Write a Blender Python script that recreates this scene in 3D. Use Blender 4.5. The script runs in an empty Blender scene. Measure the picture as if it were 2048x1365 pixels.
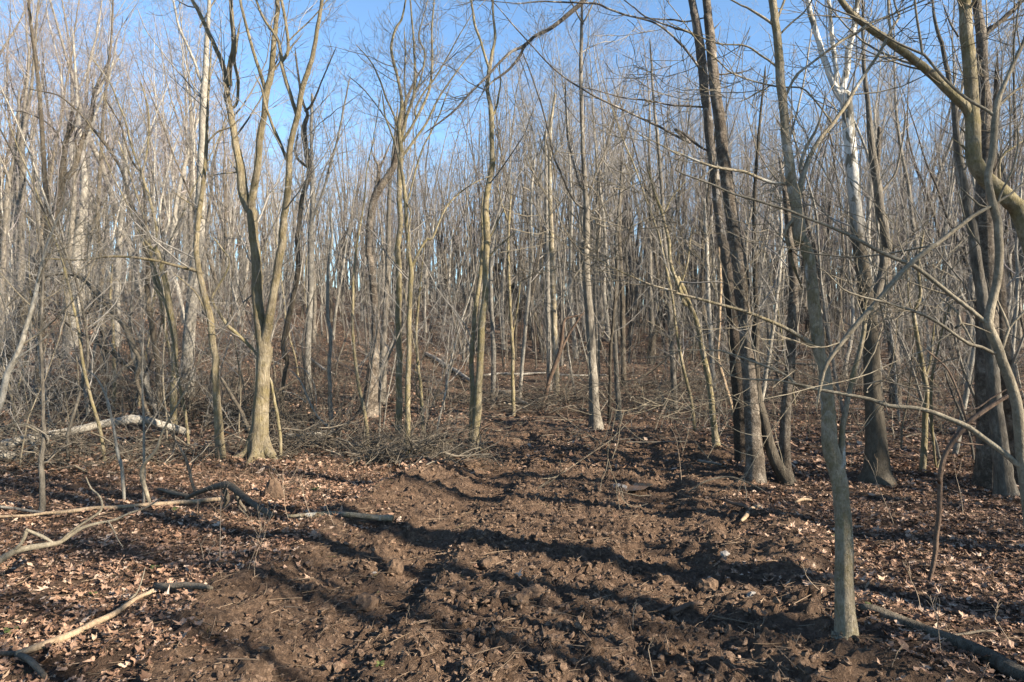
import bpy, math, random
import numpy as np
from mathutils import Vector, noise as mnoise

# ------------------------------------------------------------------ camera, sky, sun, exposure
scene = bpy.context.scene
COL = scene.collection
EYE = 1.6
FPX = 1365.0                       # focal length in photo pixels (2048 wide), 24 mm lens
CX, CY = 1024.0, 682.5
cam_d = bpy.data.cameras.new("camera"); cam = bpy.data.objects.new("camera", cam_d); COL.objects.link(cam)
cam_d.lens = 24.0; cam_d.sensor_width = 36.0; cam_d.clip_end = 5000; cam_d.clip_start = 0.05
cam.location = (0, 0, EYE); cam.rotation_euler = (math.radians(90), 0, 0)
scene.camera = cam
SUN_EL = math.radians(25); SUN_AZ = math.radians(118)      # azimuth from +Y towards +X
sv = Vector((math.sin(SUN_AZ)*math.cos(SUN_EL), math.cos(SUN_AZ)*math.cos(SUN_EL), math.sin(SUN_EL)))
world = bpy.data.worlds.new("World"); scene.world = world; world.use_nodes = True
wn = world.node_tree.nodes; wl = world.node_tree.links; wn.clear()
sky = wn.new("ShaderNodeTexSky"); sky.sky_type = 'NISHITA'; sky.sun_disc = False
sky.sun_elevation = SUN_EL; sky.sun_rotation = SUN_AZ; sky.altitude = 200
sky.air_density = 1.0; sky.dust_density = 0.25; sky.ozone_density = 1.3
bg = wn.new("ShaderNodeBackground"); bg.inputs[1].default_value = 0.064
wo = wn.new("ShaderNodeOutputWorld"); wb = wn.new('ShaderNodeMix'); wb.data_type = 'RGBA'; wb.blend_type = 'MULTIPLY'; wb.inputs[0].default_value = 1; wb.inputs[7].default_value = (0.85, 1.01, 1.12, 1); wl.new(sky.outputs[0], wb.inputs[6]); wl.new(wb.outputs[2], bg.inputs[0]); wl.new(bg.outputs[0], wo.inputs[0])
sun_d = bpy.data.lights.new("sun", 'SUN'); sun_d.energy = 5.0; sun_d.angle = math.radians(0.53); sun_d.color = (1.0, 0.87, 0.70)
sun = bpy.data.objects.new("sun", sun_d); COL.objects.link(sun); sun.rotation_euler = sv.to_track_quat('Z', 'Y').to_euler()
sun.location = (20, -10, 20)
scene.view_settings.view_transform = 'Standard'; scene.view_settings.look = 'None'
scene.view_settings.gamma = 1.0; scene.view_settings.exposure = 2.05

# ------------------------------------------------------------------ terrain functions
def sstep(a, b, x):
    t = np.clip((x - a) / (b - a), 0, 1); return t*t*(3 - 2*t)
def perm_noise(x, y, seed=0):
    """vectorised 2-D gradient noise in -1..1"""
    x = np.asarray(x, float); y = np.asarray(y, float)
    xi = np.floor(x).astype(np.int64); yi = np.floor(y).astype(np.int64); xf = x - xi; yf = y - yi
    def g(ix, iy, fx, fy):
        h = (ix*374761393 + iy*668265263 + seed*1442695041) & 0xFFFFFFFF
        h = ((h ^ (h >> 13))*1274126177) & 0xFFFFFFFF; h = h ^ (h >> 16)
        a = (h & 0xFFFF) / 65536.0*2*np.pi
        return np.cos(a)*fx + np.sin(a)*fy
    u = xf*xf*xf*(xf*(xf*6 - 15) + 10); v = yf*yf*yf*(yf*(yf*6 - 15) + 10)
    a = g(xi, yi, xf, yf)*(1-u) + g(xi+1, yi, xf-1, yf)*u
    b = g(xi, yi+1, xf, yf-1)*(1-u) + g(xi+1, yi+1, xf-1, yf-1)*u
    return (a*(1-v) + b*v)*1.5
def softplus(x, k): return k*np.log1p(np.exp(np.clip(x/k, -30, 30)))
def H(x, y):
    x = np.asarray(x, float); y = np.asarray(y, float)
    az = x/np.maximum(np.abs(y), 2.0)
    L = sstep(0.15, -0.45, az)
    s = 0.112 + 0.044*L
    start = 21 - 8*L
    R = 64 - 4*L
    z = s*(softplus(y - start, 2.5) - softplus(y - R, 5)*0.93)
    z = z + 0.45*perm_noise(x/11, y/11, 3)*sstep(10, 26, y) + 0.10*perm_noise(x/3.1, y/3.1, 4)*sstep(5, 12, y)
    return z
def track_c(y): return 0.05 + 0.95*sstep(3, 10, y) - 0.9*sstep(11, 20, y)
def track_mask(x, y):
    """1 on the churned track, 0 in the leaf litter"""
    w = 1.75 + 0.25*sstep(4, 9, y) + 0.55*perm_noise(x/0.9, y/0.9, 11) + 0.25*perm_noise(x/0.3, y/0.3, 12)
    m = 1 - sstep(w - 0.35, w + 0.35, np.abs(x - track_c(y)))
    return m*(1 - 0.75*sstep(15, 22, y))
def ground_fine(x, y):
    m = track_mask(x, y)
    near = 1 - sstep(14, 22, np.abs(y))
    r1 = 1 - np.abs(perm_noise(x/0.55, y/0.42, 21)); r2 = 1 - np.abs(perm_noise(x/0.21, y/0.17, 22))
    r3 = 1 - np.abs(perm_noise(x/0.075, y/0.066, 23)); r4 = perm_noise(x/0.034, y/0.034, 24)
    r5 = perm_noise(x/0.12, y/0.10, 25)
    r6 = np.abs(perm_noise(x/0.055+0.4*r5, y/0.05, 26))
    mud = 0.045*(r1-0.6) + 0.03*(r2-0.6) + 0.05*(r3 - 0.6)*(0.5 + r5) + 0.055*r6*(0.6+r5) + 0.028*np.abs(r4) + 0.012*r5
    for off in (-0.95, 0.9):                        # the two ruts
        mud = mud - 0.035*np.exp(-((x - track_c(y) - off + 0.12*perm_noise(y/1.7, x*0+off, 31))/0.24)**2) + 0.03*np.exp(-((x - track_c(y) - off - 0.38)/0.10)**2)
    # cleat marks of a tracked machine, crosswise in the two wheel lines
    for off in (-0.95, 0.85):
        lane = 1 - sstep(0.22, 0.34, np.abs(x - track_c(y) - off + 0.12*perm_noise(y/1.7, x*0+off, 31)))
        patch = sstep(-0.15, 0.25, perm_noise(x/0.8, y/1.1, 32))
        saw = (y/0.17 + 0.25*x + 0.4*perm_noise(x/0.5, y/0.5, 33)) % 1.0
        tread = 0.055*np.exp(-((saw-0.5)/0.22)**2) - 0.075 + 0.2*mud
        mud = mud*(1 - lane*patch) + tread*lane*patch
    rough = 0.035*perm_noise(x/0.5, y/0.5, 41) + 0.022*perm_noise(x/0.16, y/0.16, 42) + 0.010*perm_noise(x/0.06, y/0.06, 43)
    berm = 0.10*np.exp(-((np.abs(x - track_c(y)) - 1.9)/0.35)**2)*sstep(0.1, 0.5, perm_noise(x/1.3, y/1.3, 51)+0.3)
    return near*(m*mud + (1-m)*rough + berm)
def G(x, y): return H(x, y) + ground_fine(x, y)

def ray(px, py, D): return ((px-CX)/FPX*D, D, EYE - (py-CY)/FPX*D)
def hit(px, py):
    u = (px-CX)/FPX; v = -(py-CY)/FPX
    D = np.linspace(1.2, 90, 4000); f = H(u*D, D) - (EYE + v*D)
    i = np.argmax(f > 0) if (f > 0).any() else len(D)-1
    return float(D[i])

# ------------------------------------------------------------------ mesh building from polylines
class Tubes:
    def __init__(self): self.g = {}
    def add(self, pts, rad, sides=3):
        self.g.setdefault((len(pts), sides), []).append((pts, rad))
    def arrays(self, lump=0.0, seed=0):
        V = []; F = []; base = 0; rs = np.random.RandomState(seed)
        for (n, s), lst in self.g.items():
            P = np.array([a[0] for a in lst], float); R = np.array([a[1] for a in lst], float); K = len(lst)
            T = np.gradient(P, axis=1); T /= np.linalg.norm(T, axis=2, keepdims=True) + 1e-9
            mt = P[:, -1] - P[:, 0]; ref = np.zeros((K, 3)); ax = np.argmin(np.abs(mt), axis=1); ref[np.arange(K), ax] = 1
            ref = np.repeat(ref[:, None], n, 1)
            U = np.cross(T, ref); U /= np.linalg.norm(U, axis=2, keepdims=True) + 1e-9
            W = np.cross(T, U)
            ang = np.arange(s)/s*2*np.pi
            rr = R[:, :, None]*np.ones(s)
            if lump and s > 6:
                L = np.cumsum(np.linalg.norm(np.diff(P, axis=1, prepend=P[:, :1]), axis=2), axis=1)
                ph = rs.rand(K, 1, 1)*50
                w = (0.45*perm_noise(L[:, :, None]/0.25 + ph, np.sin(ang)*0.9 + 7*np.ones((K, n, 1)), 61)
                     + 0.55*perm_noise(L[:, :, None]/0.7 + ph, np.cos(ang)*0.8 + 3*np.ones((K, n, 1)), 62)
                     + 0.25*perm_noise(L[:, :, None]/0.09 + ph, np.cos(ang)*2 + 3*np.ones((K, n, 1)), 63))
                rr = rr*(1 + lump*w)
            v = P[:, :, None] + rr[..., None]*(np.cos(ang)[:, None]*U[:, :, None] + np.sin(ang)[:, None]*W[:, :, None])
            V.append(v.reshape(-1, 3))
            i = np.arange(n-1)[:, None]*s; j = np.arange(s)[None]; j2 = (j+1) % s
            q = np.stack([i+j, i+j2, i+s+j2, i+s+j], -1).reshape(-1, 4)
            q = (q[None] + (np.arange(K)*n*s)[:, None, None] + base).reshape(-1, 4)
            F.append(q); base += K*n*s
        if not V: return np.zeros((0, 3)), np.zeros((0, 4), int)
        return np.concatenate(V), np.concatenate(F)
def mesh_from(name, V, F, mat, smooth=True):
    me = bpy.data.meshes.new(name); k = F.shape[1]
    me.vertices.add(len(V)); me.vertices.foreach_set("co", np.ascontiguousarray(V, dtype=np.float32).ravel())
    me.loops.add(F.size); me.loops.foreach_set("vertex_index", np.ascontiguousarray(F, dtype=np.int32).ravel())
    me.polygons.add(len(F)); me.polygons.foreach_set("loop_start", np.arange(len(F), dtype=np.int32)*k)
    me.polygons.foreach_set("use_smooth", np.full(len(F), smooth, dtype=bool))
    me.update(calc_edges=True)
    if mat: me.materials.append(mat)
    return me
def link(name, data, parent=None, loc=None):
    o = bpy.data.objects.new(name, data); COL.objects.link(o)
    if parent: o.parent = parent
    if loc is not None: o.location = loc
    return o
def tag(o, label=None, cat=None, group=None, kind=None):
    if label: o['label'] = label
    if cat: o['category'] = cat
    if group: o['group'] = group
    if kind: o['kind'] = kind
    return o

def smooth_line(pts, rad, step, kink=1.0):
    """Catmull-Rom resample of a control polyline"""
    P = np.array(pts, float); R = np.array(rad, float)
    if len(P) < 2: return P, R
    A = np.vstack([2*P[0]-P[1], P, 2*P[-1]-P[-2]]); out = []; ro = []
    for i in range(len(P)-1):
        d = np.linalg.norm(P[i+1]-P[i]); k = max(1, int(math.ceil(d/step)))
        t = np.arange(k)/k; t = t[:, None]
        p0, p1, p2, p3 = A[i], A[i+1], A[i+2], A[i+3]
        out.append(0.5*((2*p1) + (-p0+p2)*t + (2*p0-5*p1+4*p2-p3)*t*t + (-p0+3*p1-3*p2+p3)*t**3))
        ro.append(R[i] + (R[i+1]-R[i])*t[:, 0])
    Q = np.vstack(out + [P[-1:]]); W = np.concatenate(ro + [R[-1:]])
    Ls = np.concatenate([[0], np.cumsum(np.linalg.norm(np.diff(Q, axis=0), axis=1))]); o_ = float(abs(P[0][0]*13.7 + P[-1][2]*7.3 + len(P)))
    for ax in range(3):
        w_ = 0.5*perm_noise(Ls/0.13 + o_, Ls*0 + 3.3*ax, 91) + 0.9*perm_noise(Ls/0.42 + o_, Ls*0 + 5.1*ax, 92)
        Q[1:-1, ax] += kink*(w_*(0.30*np.minimum(W, 0.03) + 0.0025))[1:-1]
    return Q, W

def grow(T, rng, p, d, L, r, lvl, up=0.12, kids=6, wob=0.16, spread=(0.5, 0.95), tw=0.0035, sides=None, n=None):
    """a branch with its side branches; every polyline goes to T"""
    n = n or (4 if lvl == 0 else (6 if lvl == 1 else 8))
    x, y, z = p; dx, dy, dz = d; st = L/(n-1); pts = [(x, y, z)]; dirs = [(dx, dy, dz)]
    g = rng.gauss
    for i in range(n-1):
        dx += g(0, wob); dy += g(0, wob); dz += g(0, wob) + up
        m = math.sqrt(dx*dx+dy*dy+dz*dz) + 1e-9; dx /= m; dy /= m; dz /= m
        x += dx*st; y += dy*st; z += dz*st; pts.append((x, y, z)); dirs.append((dx, dy, dz))
    end = 0.35 if lvl else 0.5
    rad = [max(tw, r*(1 - (1-end)*i/(n-1))) for i in range(n)]
    T.add(pts, rad, sides or (3 if lvl <= 1 else 5))
    if lvl > 0:
        for k in range(kids):
            t = 0.18 + 0.82*(k + rng.random())/kids
            f = t*(n-1); i = min(int(f), n-2); f -= i
            q = tuple(pts[i][c]*(1-f) + pts[i+1][c]*f for c in range(3)); dd = dirs[i]
            side_dir(T, rng, q, dd, L*rng.uniform(0.35, 0.62)*(1.15-0.55*t), max(tw, rad[i]*0.55), lvl-1, up, kids, wob, spread, tw)
    return pts
def side_dir(T, rng, q, dd, L, r, lvl, up, kids, wob, spread, tw, bias=None):
    a = rng.uniform(*spread); ph = rng.uniform(0, 2*math.pi)
    ux, uy, uz = (0, 0, 1) if abs(dd[2]) < 0.8 else (1, 0, 0)
    cx, cy, cz = dd[1]*uz-dd[2]*uy, dd[2]*ux-dd[0]*uz, dd[0]*uy-dd[1]*ux
    m = math.sqrt(cx*cx+cy*cy+cz*cz)+1e-9; cx /= m; cy /= m; cz /= m
    ex, ey, ez = dd[1]*cz-dd[2]*cy, dd[2]*cx-dd[0]*cz, dd[0]*cy-dd[1]*cx
    c, s = math.cos(a), math.sin(a); cp, sp = math.cos(ph)*s, math.sin(ph)*s
    nd = (dd[0]*c + cx*cp + ex*sp, dd[1]*c + cy*cp + ey*sp, dd[2]*c + cz*cp + ez*sp)
    grow(T, rng, q, nd, L, r, lvl, up, kids, wob, spread, tw)

# ------------------------------------------------------------------ materials
def new_mat(name):
    m = bpy.data.materials.new(name); m.use_nodes = True; nt = m.node_tree; nt.nodes.clear()
    out = nt.nodes.new("ShaderNodeOutputMaterial"); b = nt.nodes.new("ShaderNodeBsdfPrincipled")
    nt.links.new(b.outputs[0], out.inputs[0]); b.inputs['Roughness'].default_value = 0.85
    b.inputs['Specular IOR Level'].default_value = 0.25
    return m, nt, b
def noise_node(nt, vec, scale, detail=5, rough=0.6, dist=0.0):
    n = nt.nodes.new("ShaderNodeTexNoise"); n.inputs['Scale'].default_value = scale
    n.inputs['Detail'].default_value = detail; n.inputs['Roughness'].default_value = rough; n.inputs['Distortion'].default_value = dist
    if vec is not None: nt.links.new(vec, n.inputs['Vector'])
    return n
def ramp(nt, fac, stops):
    r = nt.nodes.new("ShaderNodeValToRGB"); e = r.color_ramp.elements
    while len(e) < len(stops): e.new(0.5)
    for el, (p, c) in zip(e, stops): el.position = p; el.color = (c[0], c[1], c[2], 1)
    nt.links.new(fac, r.inputs[0]); return r
def mixc(nt, fac, a, b, mode='MIX'):
    m = nt.nodes.new("ShaderNodeMix"); m.data_type = 'RGBA'; m.blend_type = mode
    for s, i in ((fac, 0), (a, 6), (b, 7)):
        if isinstance(s, (int, float)): m.inputs[i].default_value = s
        elif isinstance(s, tuple): m.inputs[i].default_value = (s[0], s[1], s[2], 1)
        else: nt.links.new(s, m.inputs[i])
    return m.outputs[2]
def mapping(nt, scale, src='Object'):
    tc = nt.nodes.new("ShaderNodeTexCoord"); mp = nt.nodes.new("ShaderNodeMapping"); mp.inputs['Scale'].default_value = scale
    nt.links.new(tc.outputs[src], mp.inputs[0]); return mp.outputs[0]
def bump(nt, b, h, strength, dist):
    bp = nt.nodes.new("ShaderNodeBump"); bp.inputs['Strength'].default_value = strength; bp.inputs['Distance'].default_value = dist
    nt.links.new(h, bp.inputs['Height']); nt.links.new(bp.outputs[0], b.inputs['Normal'])
def bark(name, dark, mid, light, moss=0.0, mosscol=(0.13, 0.12, 0.03), vs=0.22, fs=30, bd=0.02, patch=None, vary=0.35, above=None, rough=None):
    m, nt, b = new_mat(name); k_ = 0.40; dark, mid, light, mosscol = [tuple(q*k_ for q in t) for t in (dark, mid, light, mosscol)]
    v = mapping(nt, (1, 1, vs)); v1 = mapping(nt, (1, 1, 1))
    n1 = noise_node(nt, v, fs, 6, 0.7, 0.4); n2 = noise_node(nt, v1, 4.5, 5, 0.65)
    c = ramp(nt, n1.outputs[0], [(0.30, dark), (0.5, mid), (0.72, light)]).outputs[0]
    c2 = ramp(nt, n2.outputs[0], [(0.3, tuple(x*0.62 for x in mid)), (0.5, mid), (0.7, tuple(min(0.8, x*1.25) for x in light))]).outputs[0]
    c = mixc(nt, 0.45, c, c2)
    if patch:                                   # flaking pale patches
        n3 = noise_node(nt, mapping(nt, (1, 1, 0.55)), 7, 3, 0.5, 0.8)
        pf = ramp(nt, n3.outputs[0], [(patch[1], (0, 0, 0)), (patch[1]+0.03, (1, 1, 1))]).outputs[0]
        if above:                               # bark only flakes pale up the stem
            tc = nt.nodes.new("ShaderNodeTexCoord"); sx = nt.nodes.new("ShaderNodeSeparateXYZ"); nt.links.new(tc.outputs['Object'], sx.inputs[0])
            mr = nt.nodes.new("ShaderNodeMapRange"); mr.inputs[1].default_value = above[0]; mr.inputs[2].default_value = above[1]; nt.links.new(sx.outputs[2], mr.inputs[0])
            mm_ = nt.nodes.new("ShaderNodeMath"); mm_.operation = 'MULTIPLY'; nt.links.new(pf, mm_.inputs[0]); nt.links.new(mr.outputs[0], mm_.inputs[1]); pf = mm_.outputs[0]
            c = mixc(nt, ramp(nt, mr.outputs[0], [(0, (1, 1, 1)), (0.6, (0, 0, 0))]).outputs[0], c, mixc(nt, 1.0, c, (0.42, 0.38, 0.34), 'MULTIPLY'))
        c = mixc(nt, pf, c, patch[0])
    if moss:
        n4 = noise_node(nt, v1, 6.5, 6, 0.78)
        mm = ramp(nt, n4.outputs[0], [(0.62-moss*0.35, (0, 0, 0)), (0.74-moss*0.30, (1, 1, 1))]).outputs[0]
        c = mixc(nt, mm, c, mixc(nt, 0.45, mosscol, c))
    if vary:
        oi = nt.nodes.new("ShaderNodeObjectInfo")
        rr = ramp(nt, oi.outputs['Random'], [(0, (1-vary,)*3), (0.5, (0.95, 0.93, 0.9)), (1, (1+vary*0.5, 1+vary*0.48, 1+vary*0.42))]).outputs[0]
        c = mixc(nt, 1.0, c, rr, 'MULTIPLY')
    nt.links.new(c, b.inputs['Base Color'])
    nf = noise_node(nt, v, fs*2.6, 4, 0.7, 0.6)
    fine = ramp(nt, nf.outputs[0], [(0.36, (0.50, 0.48, 0.45)), (0.56, (1.1, 1.1, 1.1))]).outputs[0]
    nt.links.new(mixc(nt, 0.6, c, fine, 'MULTIPLY'), b.inputs['Base Color'])
    ad = nt.nodes.new("ShaderNodeMath"); ad.operation = 'MULTIPLY_ADD'; nt.links.new(nf.outputs[0], ad.inputs[0]); ad.inputs[1].default_value = 0.5; nt.links.new(n1.outputs[0], ad.inputs[2])
    bump(nt, b, ad.outputs[0], 1.0, bd*1.4)
    return m
M = {}
M['grey'] = bark("bark_grey", (0.10, 0.088, 0.07), (0.30, 0.27, 0.225), (0.66, 0.61, 0.52), vs=0.25, fs=22)
M['pale'] = bark("bark_pale", (0.17, 0.155, 0.13), (0.46, 0.43, 0.37), (0.88, 0.84, 0.75), vs=0.5, fs=18, bd=0.008)
M['brown'] = bark("bark_brown", (0.06, 0.05, 0.037), (0.19, 0.16, 0.12), (0.46, 0.40, 0.31), vs=0.16, fs=26, bd=0.03)
M['oak'] = bark("bark_oak", (0.17, 0.135, 0.085), (0.48, 0.40, 0.27), (0.86, 0.76, 0.56), moss=0.48, mosscol=(0.40, 0.32, 0.12), vs=0.18, fs=34, bd=0.03, vary=0)
M['mossy'] = bark("bark_mossy", (0.18, 0.145, 0.09), (0.46, 0.39, 0.26), (0.80, 0.71, 0.52), moss=0.54, mosscol=(0.37, 0.305, 0.10), vs=0.35, fs=30, bd=0.015, vary=0)
M['maple'] = bark("bark_maple", (0.22, 0.18, 0.12), (0.55, 0.47, 0.34), (1.0, 0.90, 0.72), moss=0.46, mosscol=(0.30, 0.245, 0.08), vs=0.35, fs=55, bd=0.012, vary=0, patch=((0.34, 0.33, 0.30), 0.60))
M['scaly'] = bark("bark_scaly", (0.06, 0.047, 0.036), (0.24, 0.195, 0.15), (0.85, 0.75, 0.62), vs=0.7, fs=22, bd=0.035, vary=0)
M['sycamore'] = bark("bark_sycamore", (0.20, 0.18, 0.14), (0.40, 0.37, 0.30), (0.58, 0.55, 0.48), vs=0.5, fs=14, bd=0.008, patch=((0.48, 0.475, 0.45), 0.46), above=(2.6, 3.8), vary=0)
M['flaking'] = bark("bark_flaking", (0.08, 0.065, 0.05), (0.29, 0.245, 0.20), (0.58, 0.51, 0.44), vs=0.5, fs=40, bd=0.03, patch=((0.34, 0.31, 0.27), 0.56), above=(2.0, 3.4), vary=0)
M['dead'] = bark("wood_dead", (0.10, 0.085, 0.065), (0.27, 0.23, 0.175), (0.44, 0.38, 0.30), vs=1, fs=20, bd=0.015)
M['strip'] = bark("wood_bare", (0.38, 0.27, 0.17), (0.66, 0.49, 0.32), (0.90, 0.70, 0.48), vs=0.3, fs=20, bd=0.01, vary=0)
M['log'] = bark("wood_log", (0.34, 0.31, 0.26), (0.68, 0.63, 0.54), (1.0, 0.95, 0.85), vs=1, fs=12, bd=0.02, vary=0.1)
M['reddish'] = bark("bark_reddish", (0.12, 0.075, 0.05), (0.26, 0.175, 0.125), (0.38, 0.28, 0.21), vs=0.4, fs=24, bd=0.01, vary=0)
M['branch'] = bark("bark_branch", (0.20, 0.17, 0.12), (0.42, 0.365, 0.27), (0.70, 0.62, 0.48), vs=0.6, fs=30, bd=0.006, vary=0.1)
def twig_mat(name, a, bcol):
    m, nt, b = new_mat(name); g = nt.nodes.new("ShaderNodeNewGeometry"); a, bcol = [tuple(q*0.27 for q in t) for t in (a, bcol)]
    nt.links.new(ramp(nt, g.outputs['Random Per Island'], [(0, a), (1, bcol)]).outputs[0], b.inputs['Base Color']); return m
M['twig'] = twig_mat("twig_tan", (0.42, 0.38, 0.33), (0.86, 0.81, 0.73))
M['twig_pink'] = twig_mat("twig_budding", (0.44, 0.37, 0.36), (0.86, 0.78, 0.75))
M['weed'] = twig_mat("weed_stalk", (0.85, 0.63, 0.42), (1.25, 1.0, 0.74))
M['debris'] = twig_mat("debris", (0.20, 0.14, 0.09), (0.85, 0.62, 0.42))
M['drygrass'] = twig_mat("dry_grass", (0.45, 0.30, 0.19), (0.85, 0.62, 0.43))
M['brush'] = twig_mat("brush_stick", (0.12, 0.10, 0.075), (0.70, 0.60, 0.46))
M['green'] = twig_mat("green_leaf", (0.13, 0.20, 0.05), (0.34, 0.38, 0.13))
def leaf_mat():
    m, nt, b = new_mat("dead_leaf"); g = nt.nodes.new("ShaderNodeNewGeometry")
    c = ramp(nt, g.outputs['Random Per Island'], [(0, (0.055, 0.032, 0.021)), (0.3, (0.125, 0.072, 0.046)), (0.6, (0.225, 0.138, 0.090)), (0.85, (0.31, 0.205, 0.143)), (1, (0.44, 0.34, 0.26))]).outputs[0]
    n = noise_node(nt, mapping(nt, (1, 1, 1)), 45, 3)
    c = mixc(nt, 0.5, c, ramp(nt, n.outputs[0], [(0.3, (0.55, 0.5, 0.45)), (0.7, (1.1, 1.1, 1.1))]).outputs[0], 'MULTIPLY')
    nt.links.new(c, b.inputs['Base Color']); b.inputs['Roughness'].default_value = 0.7
    return m
M['leaf'] = leaf_mat()
def ground_mat():
    m, nt, b = new_mat("forest_floor")
    at = nt.nodes.new("ShaderNodeAttribute"); at.attribute_name = "mud"
    v = mapping(nt, (1, 1, 1))
    n1 = noise_node(nt, v, 2.2, 8, 0.72); n2 = noise_node(nt, v, 28, 8, 0.75, 0.5); n3 = noise_node(nt, v, 110, 4, 0.7)
    mudc = ramp(nt, n2.outputs[0], [(0.30, (0.040, 0.025, 0.016)), (0.50, (0.130, 0.083, 0.053)), (0.70, (0.29, 0.195, 0.130))]).outputs[0]
    vo = nt.nodes.new("ShaderNodeTexVoronoi"); vo.inputs['Scale'].default_value = 13; nt.links.new(v, vo.inputs['Vector'])
    sep = nt.nodes.new("ShaderNodeSeparateColor"); nt.links.new(vo.outputs['Color'], sep.inputs[0])
    litc = ramp(nt, sep.outputs[0], [(0, (0.025, 0.015, 0.010)), (0.45, (0.065, 0.039, 0.025)), (0.75, (0.14, 0.085, 0.054)), (1, (0.25, 0.175, 0.12))]).outputs[0]
    litc = mixc(nt, 0.5, litc, ramp(nt, n2.outputs[0], [(0.35, (0.022, 0.014, 0.009)), (0.7, (0.17, 0.11, 0.072))]).outputs[0])
    c = mixc(nt, at.outputs['Fac'], litc, mudc)
    c = mixc(nt, 0.7, c, ramp(nt, n1.outputs[0], [(0.35, (0.50, 0.47, 0.45)), (0.62, (1.2, 1.2, 1.2))]).outputs[0], 'MULTIPLY')
    nt.links.new(c, b.inputs['Base Color'])
    ad = nt.nodes.new("ShaderNodeMath"); ad.operation = 'ADD'; nt.links.new(n2.outputs[0], ad.inputs[0])
    mu = nt.nodes.new("ShaderNodeMath"); mu.operation = 'MULTIPLY'; mu.inputs[1].default_value = 0.4; nt.links.new(n3.outputs[0], mu.inputs[0]); nt.links.new(mu.outputs[0], ad.inputs[1])
    bump(nt, b, ad.outputs[0], 1.0, 0.07)
    b.inputs['Roughness'].default_value = 0.9
    return m
M['ground'] = ground_mat()

# ------------------------------------------------------------------ the ground, one sheet out past the ridge
def axis(lo, hi, fine, far_lo, far_hi, g):
    a = list(np.arange(lo, hi, fine)); s = fine
    while a[-1] < far_hi: s *= g; a.append(a[-1]+s)
    b = []; s = fine; c = lo
    while c > far_lo: s *= g; c -= s; b.append(c)
    return np.array(b[::-1] + a)
gx = axis(-6.5, 6.5, 0.026, -420, 420, 1.035); gy = axis(2.6, 9.5, 0.026, -60, 500, 1.022)
X, Y = np.meshgrid(gx, gy); Z = G(X, Y)
nx, ny = len(gx), len(gy)
idx = np.arange(nx*ny).reshape(ny, nx)
F = np.stack([idx[:-1, :-1], idx[:-1, 1:], idx[1:, 1:], idx[1:, :-1]], -1).reshape(-1, 4)
me = mesh_from("ground", np.stack([X, Y, Z], -1).reshape(-1, 3), F, M['ground'])
at = me.attributes.new("mud", 'FLOAT', 'POINT'); at.data.foreach_set("value", track_mask(X, Y).astype(np.float32).ravel())
tag(link("ground", me), kind='structure')

# ------------------------------------------------------------------ scattered litter (uncountable)
RS = np.random.RandomState(7)
def scatter_pts(n, x0, x1, y0, y1, power=1.0):
    y = y0 + (y1-y0)*RS.rand(n)**power; hw = np.minimum(0.80*y + 0.6, 99)
    return (RS.rand(n)*2-1)*hw, y
def rand_rot(n, tilt):
    yaw = RS.rand(n)*2*np.pi; tx = RS.randn(n)*tilt; ty = RS.randn(n)*tilt
    c, s = np.cos(yaw), np.sin(yaw); A = np.zeros((n, 3, 3))
    A[:, 0, 0] = c; A[:, 1, 0] = s; A[:, 0, 1] = -s; A[:, 1, 1] = c
    A[:, 2, 0] = np.sin(tx); A[:, 2, 1] = np.sin(ty); A[:, :2, 0] *= np.cos(tx)[:, None]; A[:, :2, 1] *= np.cos(ty)[:, None]
    A[:, :, 2] = np.cross(A[:, :, 0], A[:, :, 1]); return A
def leaves(name, n, y0, y1, power, smin, smax, lobes, thin, lift, label):
    x, y = scatter_pts(n, 0, 0, y0, y1, power)
    m = track_mask(x, y); keep = RS.rand(n) > m*thin; x, y = x[keep], y[keep]; n = len(x)
    if lobes:                                      # lobed oak / sycamore outline
        k = 14; a = np.arange(k)/k*2*np.pi
        base = np.where(np.arange(k) % 2 == 0, 0.95, 0.66); base[0] = 1.3; base[k//2] = 0.6
    else:
        k = 6; a = np.arange(k)/k*2*np.pi; base = np.array([1.2, .8, .75, 1, .75, .8])
    r = base[None]*(1 + 0.22*RS.randn(n, k)); asp = RS.uniform(0.5, 0.95, (n, 1))
    lx = np.cos(a)*r; ly = np.sin(a)*r*asp
    curl = RS.uniform(-0.1, 0.55, (n, 1)); curl2 = RS.uniform(-0.3, 0.45, (n, 1))
    lz = curl*ly**2*1.2 + curl2*lx**2*0.8 + 0.12*RS.randn(n, k)
    P = np.concatenate([np.zeros((n, 1, 3)), np.stack([lx, ly, lz], -1)], 1)
    sz = (smin + (smax-smin)*RS.rand(n)**1.5)*RS.uniform(0.7, 1.2, n)
    P = np.einsum('nij,nkj->nki', rand_rot(n, 0.32), P)*sz[:, None, None]
    zz = G(x, y) + lift*RS.rand(n) + sz*0.12
    P += np.stack([x, y, zz], -1)[:, None]
    j = np.arange(k); tri = np.stack([np.zeros(k, int), 1+j, 1+(j+1) % k], -1)
    F = (tri[None] + (np.arange(n)*(k+1))[:, None, None]).reshape(-1, 3)
    tag(link(name, mesh_from(name, P.reshape(-1, 3), F, M['leaf'], False)), label, 'leaves', kind='stuff')
leaves("leaf_litter", 80000, 2.2, 9.0, 0.85, 0.006, 0.034, True, 0.985, 0.03, 'brown fallen leaves covering the near forest floor beside the track')
leaves("leaf_litter", 85000, 8.0, 38.0, 1.05, 0.015, 0.05, False, 0.80, 0.05, 'carpet of fallen leaves running back between the trees')

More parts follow.
